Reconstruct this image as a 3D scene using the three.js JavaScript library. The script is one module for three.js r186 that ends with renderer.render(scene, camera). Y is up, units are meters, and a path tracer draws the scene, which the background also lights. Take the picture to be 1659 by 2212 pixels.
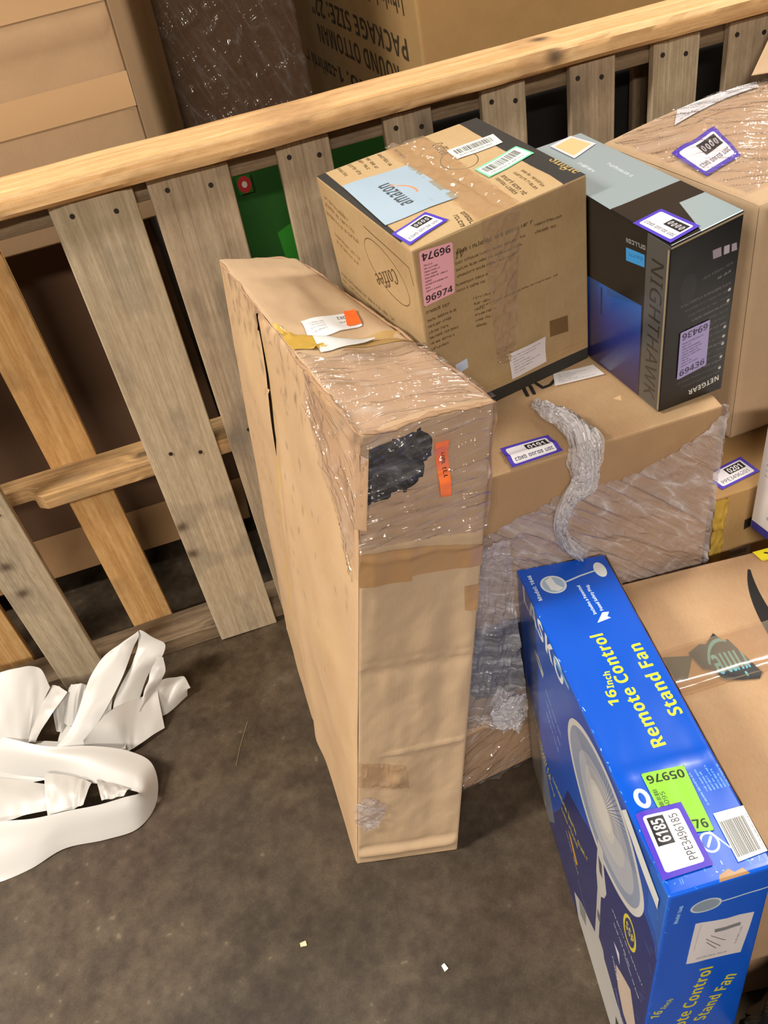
import * as THREE from 'three';
import { RoundedBoxGeometry } from 'three/addons/geometries/RoundedBoxGeometry.js';
import { toCreasedNormals } from 'three/addons/utils/BufferGeometryUtils.js';
import { RectAreaLightUniformsLib } from 'three/addons/lights/RectAreaLightUniformsLib.js';

// ------------------------------------------------------------------ camera, lights, exposure
const scene = new THREE.Scene();
scene.background = new THREE.Color(0x000000);
const camera = new THREE.PerspectiveCamera(63.14, 1659 / 2212, 0.05, 60);
camera.position.set(0, 1.46, 0);
camera.up.set(0.217, 0.745, -0.631);
camera.lookAt(0, 1.46 - 0.646, -0.763);
scene.add(camera);
const renderer = new THREE.WebGLRenderer();
renderer.toneMapping = THREE.LinearToneMapping;
renderer.toneMappingExposure = 1.0;
renderer.shadowMap.enabled = true;
RectAreaLightUniformsLib.init();
// ceiling lamps of the hall: x, z, turned, brightness
const LAMPS = [[-2.5, -0.35, Math.PI / 2, 150], [1.9, -1.7, Math.PI / 2, 66], [0.3, -4.6, Math.PI / 2, 80], [-0.2, 2.3, Math.PI / 2, 165]];
const LAMP_Y = 3.1, LAMP_COLOR = new THREE.Color(1.0, 0.93, 0.83);

// ------------------------------------------------------------------ helpers
const V = (x, y, z) => new THREE.Vector3(x, y, z);
const A3 = (p) => V(p[0], p[1], p[2]);
function rng(seed) { let s = seed >>> 0; return () => { s = (s + 0x6D2B79F5) >>> 0; let t = Math.imul(s ^ (s >>> 15), 1 | s); t = (t + Math.imul(t ^ (t >>> 7), 61 | t)) ^ t; return ((t ^ (t >>> 14)) >>> 0) / 4294967296; }; }
const P2 = (() => { const r = rng(7), a = new Float32Array(65536); for (let i = 0; i < 65536; i++) a[i] = r() * 2 - 1; return a; })();
const hash = (x, y) => P2[((x & 255) << 8) | (y & 255)];
function noise(x, y) {
  const i = Math.floor(x), j = Math.floor(y), fx = x - i, fy = y - j, u = fx * fx * (3 - 2 * fx), v = fy * fy * (3 - 2 * fy);
  const a = hash(i, j), b = hash(i + 1, j), c = hash(i, j + 1), d = hash(i + 1, j + 1);
  return a + (b - a) * u + (c - a) * v + (a - b - c + d) * u * v;
}
function fbm(x, y, o = 4) { let s = 0, a = 0.5; for (let k = 0; k < o; k++) { s += a * noise(x + 17 * k, y - 9 * k); x *= 2.03; y *= 2.03; a *= 0.5; } return s; }
const ridge = (x, y) => Math.pow(1 - Math.min(1, Math.abs(noise(x, y)) * 1.6), 3);
const clamp = (x, a = 0, b = 1) => Math.min(b, Math.max(a, x));
const bump = (x, c, w) => Math.exp(-(((x - c) / w) ** 2));
const taken = {};
function numbered(name) { const n = taken[name] = (taken[name] ?? -1) + 1; return n ? `${name}_${String(n).padStart(3, '0')}` : name; }
function thing(name, label, category, group) {
  const o = new THREE.Group(); o.name = numbered(name); o.userData = { label, category };
  if (group) o.userData.group = group;
  scene.add(o); return o;
}
function mesh(name, geo, mat, parent, label) {
  const m = new THREE.Mesh(geo, mat); m.name = name; m.castShadow = m.receiveShadow = true;
  if (label) m.userData.label = label;
  parent.add(m); return m;
}
function struct(name, geo, mat, label) { const m = mesh(name, geo, mat, scene, label); m.userData.kind = 'structure'; return m; }

// ------------------------------------------------------------------ textures
function dataTex(w, h, fn, srgb = true) {
  const d = new Uint8Array(w * h * 4);
  for (let y = 0; y < h; y++) for (let x = 0; x < w; x++) { const c = fn(x / w, y / h, x, y), k = (y * w + x) * 4; for (let i = 0; i < 3; i++) d[k + i] = clamp(c[i], 0, 255); d[k + 3] = 255; }
  const t = new THREE.DataTexture(d, w, h, THREE.RGBAFormat); t.wrapS = t.wrapT = THREE.RepeatWrapping; t.magFilter = THREE.LinearFilter; t.minFilter = THREE.LinearFilter;
  if (srgb) t.colorSpace = THREE.SRGBColorSpace; t.needsUpdate = true; return t;
}
const mixc = (a, b, t) => [a[0] + (b[0] - a[0]) * t, a[1] + (b[1] - a[1]) * t, a[2] + (b[2] - a[2]) * t];
// periodic noise so that tiles join
const pn = (u, v, f, o = 4) => { // blends four shifted copies
  const a = fbm(u * f, v * f, o), b = fbm((u - 1) * f, v * f, o), c = fbm(u * f, (v - 1) * f, o), d = fbm((u - 1) * f, (v - 1) * f, o);
  return (a * (1 - u) + b * u) * (1 - v) + (c * (1 - u) + d * u) * v;
};
const cardTex = dataTex(512, 512, (u, v, x, y) => {       // 0.5 m of kraft board: blotches, fine fibre, faint flutes
  const n = pn(u, v, 4) * 0.5 + pn(u, v, 23, 3) * 0.35, f = fbm(x * 0.9, y * 0.16, 2) * 0.35 + hash(x, y) * 0.10, fl = Math.sin(u * 2 * Math.PI * 72) * 0.02;
  const k = n * 15 + f * 12 + fl * 10; return [226 + k, 222 + k, 216 + k];
});
const cardBump = dataTex(512, 512, (u, v, x, y) => { const k = 128 + Math.sin(u * 2 * Math.PI * 72) * 7 + pn(u, v, 11, 4) * 130 + hash(x, y) * 8; return [k, k, k]; }, false);
function rep(t, sx, sy) { const c = t.clone(); c.repeat.set(sx, sy); c.needsUpdate = true; return c; }
const cardTexM = rep(cardTex, 2, 2), cardBumpM = rep(cardBump, 2, 2);
function board(hex, rough = 0.82) { return new THREE.MeshStandardMaterial({ color: hex, map: cardTexM, bumpMap: cardBumpM, bumpScale: 0.0006, roughness: rough, side: THREE.DoubleSide }); }
// stretch film, 0.25 m: streaks where layers bunch and turn milky, and sharp little creases
const streak = (u, v, k) => { const a = u * 9 + k, b = v * 46; const f = (x, y) => ridge(x + 0.5 * noise(x * 0.7, y * 0.15), y) * 0.6 + ridge(x * 2.3 + 9, y * 1.9) * 0.4; const w = (e) => e * e * (3 - 2 * e); const tu = w(clamp((u - 0.75) * 4)), tv = w(clamp((v - 0.75) * 4)); const g = (x, y) => f(x * 0.33, y * 0.33); return (g(a, b) * (1 - tu) + g(a - 9, b) * tu) * (1 - tv) + (g(a, b - 46) * (1 - tu) + g(a - 9, b - 46) * tu) * tv; };
const filmThrough = dataTex(512, 512, (u, v) => { const k = 255 * (1 - 0.42 * Math.pow(streak(u, v, 3), 1.6) - 0.07 * (0.5 + pn(u, v, 5, 3))); return [k, k, k]; }, false);
const filmCrease = dataTex(512, 512, (u, v) => { const k = 255 * (0.65 * streak(u, v, 21) + 0.25 * streak(v, u, 5) + 0.1 * (0.5 + pn(u, v, 40, 2))); return [k, k, k]; }, false);
const filmClear = dataTex(256, 256, (u, v) => { const k = 255 * (0.985 - 0.16 * Math.pow(streak(u, v, 3), 2)); return [k, k, k]; }, false);
const FILM = { transmissionMap: filmThrough, bumpMap: filmCrease, bumpScale: 0.0045, thickness: 0, ior: 1.5, side: THREE.DoubleSide };
const C = { tan: 0xc3a27e, light: 0xceb292, dark: 0xb6946e, gold: 0xba935e, old: 0xb99778 };
const M = {
  tan: board(C.tan), light: board(C.light), dark: board(C.dark), gold: board(C.gold), old: board(C.old), deep: board(0x9a754c),
  film: new THREE.MeshPhysicalMaterial({ ...FILM, transmissionMap: filmClear, color: 0xf6f3f4, transmission: 1.0, roughness: 0.12 }),
  haze: new THREE.MeshPhysicalMaterial({ ...FILM, color: 0xf4f1f4, transmission: 0.9, roughness: 0.14 }),
  milky: new THREE.MeshPhysicalMaterial({ ...FILM, color: 0xf8f5f6, transmission: 0.7, roughness: 0.13 }),
  clearTape: new THREE.MeshPhysicalMaterial({ color: 0xf0e2cc, transmission: 0.86, thickness: 0, roughness: 0.14, ior: 1.5, side: THREE.DoubleSide }),
  brownTape: new THREE.MeshPhysicalMaterial({ color: 0xa98258, roughness: 0.32, clearcoat: 0.4, clearcoatRoughness: 0.25, side: THREE.DoubleSide }),
  yellowTape: new THREE.MeshPhysicalMaterial({ color: 0xbf9c45, roughness: 0.3, clearcoat: 0.5, clearcoatRoughness: 0.2, side: THREE.DoubleSide }),
  strap: new THREE.MeshPhysicalMaterial({ color: 0xc2beb9, roughness: 0.42, transmission: 0.12, thickness: 0, side: THREE.DoubleSide }),
  blackPlastic: new THREE.MeshPhysicalMaterial({ color: 0x17181a, roughness: 0.38, side: THREE.DoubleSide }),
  iron: new THREE.MeshStandardMaterial({ color: 0x2d2620, roughness: 0.6, metalness: 0.4 }),
};

// canvases
function canvas(w, h) { const c = document.createElement('canvas'); c.width = w; c.height = h; return c; }
const cardCanvas = (() => { const c = canvas(256, 256), x = c.getContext('2d'), im = x.createImageData(256, 256); for (let j = 0; j < 256; j++) for (let i = 0; i < 256; i++) { const u = i / 256, v = j / 256, k = 128 + pn(u, v, 5) * 46 + fbm(i * 0.8, j * 0.15, 2) * 26 + hash(i, j) * 8, q = (j * 256 + i) * 4; im.data[q] = im.data[q + 1] = im.data[q + 2] = k; im.data[q + 3] = 255; } x.putImageData(im, 0, 0); return c; })();
class Print {                                              // a printed face; points are (s, t) of the face, t upwards
  constructor(w, h, base, grain = 0.3, ppm = 1900) {
    this.W = Math.round(w * ppm); this.H = Math.round(h * ppm); this.c = canvas(this.W, this.H); this.x = this.c.getContext('2d'); this.ppm = ppm;
    const x = this.x; x.fillStyle = base; x.fillRect(0, 0, this.W, this.H); this.grain = grain; this.r = rng(this.W * 31 + this.H);
  }
  p([s, t]) { return [s * this.W, (1 - t) * this.H]; }
  poly(pts, col) { const x = this.x; x.fillStyle = col; x.beginPath(); pts.forEach((q, i) => { const [a, b] = this.p(q); i ? x.lineTo(a, b) : x.moveTo(a, b); }); x.closePath(); x.fill(); return this; }
  line(pts, col, w) { const x = this.x; x.strokeStyle = col; x.lineWidth = w * this.ppm; x.lineCap = x.lineJoin = 'round'; x.beginPath(); pts.forEach((q, i) => { const [a, b] = this.p(q); i ? x.lineTo(a, b) : x.moveTo(a, b); }); x.stroke(); return this; }
  text(str, a, b, h, col, font = 'sans-serif', weight = 'bold') {   // fits str between the baseline points a and b
    const x = this.x, [ax, ay] = this.p(a), [bx, by] = this.p(b), L = Math.hypot(bx - ax, by - ay), px = h * this.ppm;
    x.save(); x.translate(ax, ay); x.rotate(Math.atan2(by - ay, bx - ax)); x.font = `${weight} ${px}px ${font}`; x.fillStyle = col; x.textBaseline = 'alphabetic';
    x.scale(L / Math.max(1, x.measureText(str).width), 1); x.fillText(str, 0, 0); x.restore(); return this;
  }
  marks(a, b, h, col) {                                    // small print too fine to read
    const x = this.x, [ax, ay] = this.p(a), [bx, by] = this.p(b), L = Math.hypot(bx - ax, by - ay), px = h * this.ppm;
    x.save(); x.translate(ax, ay); x.rotate(Math.atan2(by - ay, bx - ax)); x.fillStyle = col; let q = 0;
    const R = this.r, bw = px * 0.13; let n = 3 + R() * 6;
    while (q < L) { const w = px * (0.28 + 0.22 * R()), h = px * 0.5, up = R() < 0.25 ? px * 0.24 : 0; x.fillRect(q, -h - up, bw, h + up); if (R() < 0.6) x.fillRect(q + w - bw, -h, bw, h); if (R() < 0.65) x.fillRect(q, -h, w, bw); if (R() < 0.55) x.fillRect(q, -bw, w, bw); q += w + bw * 0.9; if (--n < 0) { q += px * 0.35; n = 2 + R() * 7; } }
    x.restore(); return this;
  }
  ellipse(c, rx, ry, col, stroke, rot = 0) { const x = this.x, [a, b] = this.p(c); x.beginPath(); x.ellipse(a, b, rx * this.ppm, ry * this.ppm, rot, 0, Math.PI * 2); if (stroke) { x.strokeStyle = col; x.lineWidth = stroke * this.ppm; x.stroke(); } else { x.fillStyle = col; x.fill(); } return this; }
  mat(extra = {}) {
    const x = this.x;
    if (this.grain) { x.save(); x.globalCompositeOperation = 'overlay'; x.globalAlpha = this.grain; const s = 0.25 * this.ppm; for (let i = 0; i < this.W; i += s) for (let j = 0; j < this.H; j += s) x.drawImage(cardCanvas, i, j, s, s); x.restore(); }
    const t = new THREE.CanvasTexture(this.c); t.colorSpace = THREE.SRGBColorSpace; t.magFilter = THREE.LinearFilter;
    return new THREE.MeshPhysicalMaterial({ map: t, roughness: 0.8, side: THREE.DoubleSide, ...extra });
  }
}
const cssOf = (hex, k = 0.87) => { const c = new THREE.Color(hex); const h = c.getHex(); return `rgb(${((h >> 16) & 255) * k | 0},${((h >> 8) & 255) * k | 0},${(h & 255) * k | 0})`; };

// ------------------------------------------------------------------ panels, cartons, stickers
class Surf {
  constructor(a, b, c, d, disp) { this.P = [a, b, c, d].map(A3); const [p, q, r, s] = this.P; this.n = V().crossVectors(r.clone().sub(p), s.clone().sub(q)).normalize(); this.w = (p.distanceTo(q) + s.distanceTo(r)) / 2; this.h = (p.distanceTo(s) + q.distanceTo(r)) / 2; this.disp = disp; }
  flat(s, t) { const [p, q, r, u] = this.P; return V().addScaledVector(p, (1 - s) * (1 - t)).addScaledVector(q, s * (1 - t)).addScaledVector(r, s * t).addScaledVector(u, (1 - s) * t); }
  at(s, t, lift = 0) { const e = this.disp ? this.disp(s, t) : 0; return this.flat(s, t).addScaledVector(this.n, e + lift); }
}
function gridGeo(nx, ny, fn, keep) {                       // fn(i/nx, j/ny) -> {p, uv}
  const pos = [], uv = [], idx = [];
  for (let j = 0; j <= ny; j++) for (let i = 0; i <= nx; i++) { const o = fn(i / nx, j / ny, i, j); pos.push(o.p.x, o.p.y, o.p.z); uv.push(o.uv[0], o.uv[1]); }
  for (let j = 0; j < ny; j++) for (let i = 0; i < nx; i++) { if (keep && !keep(i, j)) continue; const a = j * (nx + 1) + i, b = a + 1, c = a + nx + 1, d = c + 1; idx.push(a, b, d, a, d, c); }
  const g = new THREE.BufferGeometry(); g.setAttribute('position', new THREE.Float32BufferAttribute(pos, 3)); g.setAttribute('uv', new THREE.Float32BufferAttribute(uv, 2)); g.setIndex(idx); g.computeVertexNormals(); return g;
}
const inside = (p, poly) => { let c = false; for (let i = 0, j = poly.length - 1; i < poly.length; j = i++) { const [xi, yi] = poly[i], [xj, yj] = poly[j]; if ((yi > p[1]) !== (yj > p[1]) && p[0] < (xj - xi) * (p[1] - yi) / (yj - yi) + xi) c = !c; } return c; };
function nearest(p, poly, w, h) { let best = 1e9, q = p; for (let i = 0, j = poly.length - 1; i < poly.length; j = i++) { const ax = poly[j][0] * w, ay = poly[j][1] * h, bx = poly[i][0] * w, by = poly[i][1] * h, dx = bx - ax, dy = by - ay, k = clamp(((p[0] * w - ax) * dx + (p[1] * h - ay) * dy) / (dx * dx + dy * dy)), X = ax + dx * k, Y = ay + dy * k, d = Math.hypot(X - p[0] * w, Y - p[1] * h); if (d < best) { best = d; q = [X / w, Y / h]; } } return [best, q]; }
function panelGeo(f, { r = 0.004, cell = 0.03, uv01 = false, hole = null, seed = 1 } = {}) {
  const lines = (L) => { const n = Math.max(2, Math.round(L / cell)), o = [0, r * 0.5, r]; for (let k = 1; k < n; k++) { const x = L * k / n; if (x > r * 1.3 && x < L - r * 1.3) o.push(x); } o.push(L - r, L - r * 0.5, L); return o; };
  const xs = lines(f.w), ys = lines(f.h), q = (d, L) => { const e = Math.min(d, L - d); if (e >= r) return [d, 0]; const th = (1 - e / r) * Math.PI / 4, l = r - r * Math.sin(th); return [d < L / 2 ? l : L - l, r * (1 - Math.cos(th))]; };
  const R = rng(seed * 97), ou = R(), ov = R(), nx = xs.length - 1, ny = ys.length - 1, ST = [];
  const g = gridGeo(nx, ny, (_, __, i, j) => {
    const [x, a] = q(xs[i], f.w), [y, b] = q(ys[j], f.h); let s = x / f.w, t = y / f.h;
    if (hole) { const [d, n] = nearest([s, t], hole, f.w, f.h); if (d < cell * 0.5) [s, t] = n; }
    ST.push([s, t]);
    const off = Math.hypot(a, b), fade = Math.min(1, Math.min(s, 1 - s) * f.w / 0.012) * Math.min(1, Math.min(t, 1 - t) * f.h / 0.012);
    return { p: f.flat(s, t).addScaledVector(f.n, (f.disp ? f.disp(s, t) * fade : 0) - off), uv: uv01 ? [s, t] : [s * f.w + ou, t * f.h + ov] };
  }, hole ? (i, j) => { const a = ST[j * (nx + 1) + i], b = ST[(j + 1) * (nx + 1) + i + 1], c = ST[j * (nx + 1) + i + 1], d = ST[(j + 1) * (nx + 1) + i]; return !inside([(a[0] + b[0] + c[0] + d[0]) / 4, (a[1] + b[1] + c[1] + d[1]) / 4], hole); } : null);
  return g;
}
const FACES = { front: 'LBN RBN RTN LTN', left: 'LBF LBN LTN LTF', right: 'RBN RBF RTF RTN', back: 'RBF LBF LTF RTF', top: 'LTN RTN RTF LTF', bottom: 'LBF RBF RBN LBN' };
let seedNo = 1;
function carton(root, K, mat, { mats = {}, disp = {}, holes = {}, cells = {}, r = 0.004, dent = 0.0025, names = {}, skip = [] } = {}) {
  const S = {};
  for (const [f, cs] of Object.entries(FACES)) {
    const sd = seedNo++, d0 = disp[f], wob = (s, t) => dent * fbm(s * 3 + sd * 3.1, t * 3 - sd * 1.7, 3) * 1.6 * Math.min(1, 8 * Math.min(s, 1 - s, t, 1 - t));
    S[f] = new Surf(...cs.split(' ').map((c) => K[c]), (s, t) => wob(s, t) + (d0 ? d0(s, t) : 0));
    if (skip.includes(f)) continue;
    const part = names[f] ?? (f === 'top' ? 'top_panel' : f === 'bottom' ? 'bottom_panel' : 'side_panel');
    S[f].mesh = mesh(part, panelGeo(S[f], { r, cell: cells[f] ?? 0.016, uv01: !!mats[f], hole: holes[f], seed: sd }), mats[f] ?? mat, root);
  }
  return S;
}
function sticker(name, f, quad, mat, parent, { lift = 0.0015, nx = 14, ny = 14, curl = null, label } = {}) {   // quad: BL, BR, TR, TL in (s, t)
  const g = gridGeo(nx, ny, (u, v) => {
    const s = (quad[0][0] * (1 - u) + quad[1][0] * u) * (1 - v) + (quad[3][0] * (1 - u) + quad[2][0] * u) * v, t = (quad[0][1] * (1 - u) + quad[1][1] * u) * (1 - v) + (quad[3][1] * (1 - u) + quad[2][1] * u) * v;
    return { p: f.at(s, t, lift + (curl ? curl(u, v) : 0)), uv: [u, v] };
  });
  return mesh(name, g, mat, parent, label);
}
function labelMat(w, h, draw, rough = 0.45) { const c = canvas(w, h), x = c.getContext('2d'); draw(x, w, h); const t = new THREE.CanvasTexture(c); t.colorSpace = THREE.SRGBColorSpace; t.magFilter = THREE.LinearFilter; return new THREE.MeshPhysicalMaterial({ map: t, roughness: rough, side: THREE.DoubleSide }); }
const fit = (x, s, cx, cy, w, h, wt = 'bold') => { x.save(); x.font = `${wt} ${h * 1.36}px sans-serif`; x.textBaseline = 'middle'; x.textAlign = 'center'; x.translate(cx, cy); x.scale(w / x.measureText(s).width, 1); x.fillText(s, 0, 0); x.restore(); };
const dashes = (x, x0, y0, x1, h, col, r) => { x.fillStyle = col; let q = x0, n = 3 + r() * 5; const b = Math.max(1, h * 0.16); while (q < x1) { const w = h * (0.36 + r() * 0.26), t = y0 - h / 2; x.fillRect(q, t + (r() < 0.3 ? 0 : h * 0.2), b, h * 0.8); if (r() < 0.6) x.fillRect(q + w - b, t + h * 0.2, b, h * 0.8); if (r() < 0.6) x.fillRect(q, t + h * 0.2, w, b); if (r() < 0.6) x.fillRect(q, t + h - b, w, b); q += w + b; if (--n < 0) { q += h * 0.4; n = 2 + r() * 6; } } };
function violetLabel(num, code) {                         // the two-dimensional code of the real label is left out
  return labelMat(384, 240, (x, w, h) => { x.fillStyle = '#4b35b8'; x.fillRect(0, 0, w, h); x.fillStyle = '#eeebf2'; x.beginPath(); x.roundRect(30, 26, w - 60, h - 52, 16); x.fill(); x.fillStyle = '#141416'; x.fillRect(170, 42, 168, 84); x.fillStyle = '#f4f2f6'; if (num) fit(x, num, 254, 86, 140, 62); else { x.strokeStyle = '#b9b6bf'; x.lineWidth = 9; for (let q = 0; q < 4; q++) { x.beginPath(); x.ellipse(198 + q * 37, 84 + (q % 2) * 3, 9, 19, 0.2, 0, 7); x.stroke(); } } x.fillStyle = '#17171a'; if (code) fit(x, code, w / 2, 172, 280, 42, 'normal'); else dashes(x, 50, 170, 330, 34, '#55535c', rng(8)); });
}
function tallLabel(bg, ink, num, side) {                  // number upside down above, upright below; code block left out
  return labelMat(256, 384, (x, w, h) => {
    x.fillStyle = bg; x.beginPath(); x.roundRect(0, 0, w, h, 14); x.fill(); x.fillStyle = ink; fit(x, num, w / 2, h - 44, w * 0.88, 52); x.save(); x.translate(w / 2, 44); x.rotate(Math.PI); fit(x, num, 0, 0, w * 0.88, 52); x.restore();
    const r = rng(num.length * 91 + num.charCodeAt(1)); if (side) { x.save(); x.translate(66, h / 2); x.rotate(-Math.PI / 2); fit(x, side, 0, 0, 130, 30, 'normal'); x.restore(); for (let k = 0; k < 26; k++) x.fillRect(18, 110 + k * 6.4, 26, 1 + r() * 4); } else for (let k = 0; k < 9; k++) dashes(x, 26, 100 + k * 23, 60 + r() * 170, 12, ink, r);
  });
}
function barcodeLabel(bg, edge, seed = 3, rows = 1) {
  return labelMat(320, 140, (x, w, h) => { const r = rng(seed); x.fillStyle = edge; x.fillRect(0, 0, w, h); x.fillStyle = bg; x.fillRect(12, 12, w - 24, h - 24); for (let q = 0; q < rows; q++) { let p = 30; while (p < w - 40) { const b = 2 + r() * 6; x.fillStyle = '#3d3c40'; x.fillRect(p, 24 + q * 20, b, 60 - q * 8); p += b + 2 + r() * 6; } } dashes(x, 36, h - 34, w - 60, 14, '#5b5a60', r); });
}
function paperLabel(seed, tint = '#e9e7ea', ink = '#6d6a70') { return labelMat(256, 192, (x, w, h) => { const r = rng(seed); x.fillStyle = tint; x.fillRect(0, 0, w, h); for (let k = 0; k < 7; k++) dashes(x, 24, 30 + k * 21, 90 + r() * 140, 9, ink, r); }); }
// wrinkled stretch film over a face: s and t ranges, optional ragged outline
function filmSheet(name, f, s0, s1, t0, t1, mat, parent, { n = 90, m = 90, lift = 0.003, amp = 0.006, fx = 3, fy = 14, dir = 0.3, seed = 1, keep = null, push = null } = {}) {
  const at = (u, v) => { const s = s0 + (s1 - s0) * u, t = (typeof t0 === 'function' ? t0(s) : t0) * (1 - v) + (typeof t1 === 'function' ? t1(s) : t1) * v; return [s, t]; };
  const g = gridGeo(n, m, (u, v) => {
    const [s, t] = at(u, v), x = s * f.w * 10, y = t * f.h * 10, a = x * Math.cos(dir) - y * Math.sin(dir), b = x * Math.sin(dir) + y * Math.cos(dir);
    const w = ridge(a * fx * 0.3 + seed * 5, b * fy * 0.3) * 0.6 + ridge(a * fx * 0.8 + 3, b * fy * 0.8 + seed) * 0.3 + fbm(a * 2 + seed, b * 5, 3) * 0.35;
    return { p: f.at(s, t, lift + amp * Math.max(0, w) + (push ? push(s, t) : 0)), uv: [a * 0.4, b * 0.4] };
  }, keep ? (i, j) => { const [s, t] = at((i + 0.5) / n, (j + 0.5) / m); return keep(s, t); } : null);
  return mesh(name, g, mat, parent, 'clear wrinkled stretch film');
}

// ------------------------------------------------------------------ the hall
const floorTex = dataTex(2048, 2048, (u, v, x, y) => {    // 4 m of worn warehouse concrete
  const n = pn(u, v, 9, 5), m = pn(u, v, 34, 4), g = pn(u, v, 120, 2), rd = pn((u + 0.37) % 1, v, 13, 4);
  let c = mixc([53, 43, 31], [72, 59, 44], clamp(0.5 + n * 0.7 + m * 0.6)); c = mixc(c, [74, 51, 37], clamp(rd * 1.6 - 0.1) * 0.5); c = mixc(c, [50, 46, 31], clamp(-rd * 1.3 - 0.08) * 0.5);
  const sp = pn(u, v, 300, 2), k = m * 15 + g * 20 + sp * 20 + hash(x, y) * 6 + (sp > 0.40 && g > 0.08 ? 20 : 0); return [c[0] + k, c[1] + k, c[2] + k * 0.9];
});
const floorRough = dataTex(512, 512, (u, v) => { const k = 168 + pn(u, v, 14, 5) * 90; return [k, k, k]; }, false);
floorTex.repeat.set(0.25, 0.25); floorRough.repeat.set(0.25, 0.25);
const floorMat = new THREE.MeshStandardMaterial({ map: floorTex, roughnessMap: floorRough, roughness: 0.85, bumpMap: floorRough, bumpScale: 0.0012 });
function slab(x0, x1, y0, y1, z0, z1) { const g = new THREE.BoxGeometry(x1 - x0, y1 - y0, z1 - z0); g.translate((x0 + x1) / 2, (y0 + y1) / 2, (z0 + z1) / 2); return g; }
function metreUV(g, ox = 0, oy = 0) { const p = g.attributes.position, n = g.attributes.normal, u = g.attributes.uv; for (let i = 0; i < p.count; i++) { const ax = Math.abs(n.getX(i)), ay = Math.abs(n.getY(i)), az = Math.abs(n.getZ(i)); if (ay >= ax && ay >= az) u.setXY(i, p.getX(i) + ox, -p.getZ(i) + oy); else if (ax >= az) u.setXY(i, p.getZ(i) + ox, p.getY(i) + oy); else u.setXY(i, p.getX(i) + ox, p.getY(i) + oy); } return g; }
const HX0 = -6, HX1 = 6.5, HZ0 = -7, HZ1 = 5, HH = 4.2;
struct('floor', metreUV(slab(HX0, HX1, -0.2, 0, HZ0, HZ1), 0.7, 0.3), floorMat, 'worn brown grey concrete floor');
const wallMat = new THREE.MeshStandardMaterial({ color: 0x8f887c, roughness: 0.9 }), ceilMat = new THREE.MeshStandardMaterial({ color: 0xa39c90, roughness: 0.9 });
struct('wall_back', slab(HX0 - 0.2, HX1 + 0.2, -0.2, HH, HZ0 - 0.2, HZ0), wallMat);
struct('wall_front', slab(HX0 - 0.2, HX1 + 0.2, -0.2, HH, HZ1, HZ1 + 0.2), wallMat);
struct('wall_left', slab(HX0 - 0.2, HX0, -0.2, HH, HZ0, HZ1), wallMat);
struct('wall_right', slab(HX1, HX1 + 0.2, -0.2, HH, HZ0, HZ1), wallMat);
struct('ceiling', slab(HX0 - 0.2, HX1 + 0.2, HH, HH + 0.2, HZ0 - 0.2, HZ1 + 0.2), ceilMat);
const lampNames = ['over the strapping heap', 'over the large right hand carton', 'far behind the ottoman carton', 'over the open floor in front'];
LAMPS.forEach(([x, z, turn, power], i) => {
  const o = thing('ceiling_lamp', `long white strip lamp under the ceiling, ${lampNames[i]}`, 'lamp', 'ceiling strip lamps');
  o.position.set(x, LAMP_Y, z); o.rotation.y = turn;
  const h = new RoundedBoxGeometry(0.34, 0.07, 1.5, 2, 0.012); h.translate(0, 0.045, 0); mesh('housing', h, new THREE.MeshStandardMaterial({ color: 0xd8d8d4, roughness: 0.5 }), o);
  const d = new RoundedBoxGeometry(0.28, 0.02, 1.44, 2, 0.006); mesh('diffuser', d, new THREE.MeshStandardMaterial({ color: 0xffffff, emissive: LAMP_COLOR, emissiveIntensity: 3, roughness: 0.6 }), o);
  for (const k of [-0.6, 0.6]) { const rod = new THREE.CylinderGeometry(0.006, 0.006, HH - LAMP_Y - 0.08, 8); rod.translate(0, (HH - LAMP_Y - 0.08) / 2 + 0.08, k); mesh('hanger_rod', rod, M.iron, o); }
  const l = new THREE.RectAreaLight(LAMP_COLOR, power, 0.28, 1.44); l.position.set(0, -0.02, 0); l.rotation.x = -Math.PI / 2; l.name = 'lamp_light'; l.castShadow = true; o.add(l);
});

// ------------------------------------------------------------------ the pallet standing on edge
function woodTex(seed, pal, { grain = 1, knots = 2, stain = 0.4, w = 256, h = 1024 } = {}) {   // 0.25 m wide, 1 m long, grain along v
  const R = rng(seed), K = []; for (let i = 0; i < knots; i++) K.push([R(), R(), 0.05 + R() * 0.05]);
  return dataTex(w, h, (u, v, x, y) => {
    let wx = u * 9 + fbm(u * 2 + seed, v * 2.2, 3) * 1.6, kn = 0;
    for (const [a, b, s] of K) { const d = Math.hypot((u - a) * 0.25, v - b) / (s * 0.35); if (d < 3) { wx += 1.4 * Math.exp(-d * d); kn = Math.max(kn, Math.exp(-d * d * 5)); } }
    const ring = 0.5 + 0.5 * Math.sin(wx * 5.2 + fbm(u * 30 + seed, v * 2, 2) * 2.2), fib = fbm(u * 120, v * 5 + seed, 3);
    let c = mixc(pal[0], pal[1], clamp(ring * 0.45 * grain + 0.28 + fib * 0.55)); c = mixc(c, pal[2], clamp(fbm(u * 3 + seed * 2, v * 7, 4) * 1.7 - 0.15) * stain); c = mixc(c, [58, 42, 28], kn * 0.75);
    const k = hash(x, y) * 5 + fbm(u * 60, v * 60 + seed, 2) * 12; return [c[0] + k, c[1] + k, c[2] + k];
  });
}
const wood = (seed, pal, o) => { const t = woodTex(seed, pal, o); t.wrapS = t.wrapT = THREE.MirroredRepeatWrapping; t.repeat.set(4, 1); return new THREE.MeshStandardMaterial({ map: t, roughness: 0.8 }); };
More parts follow.
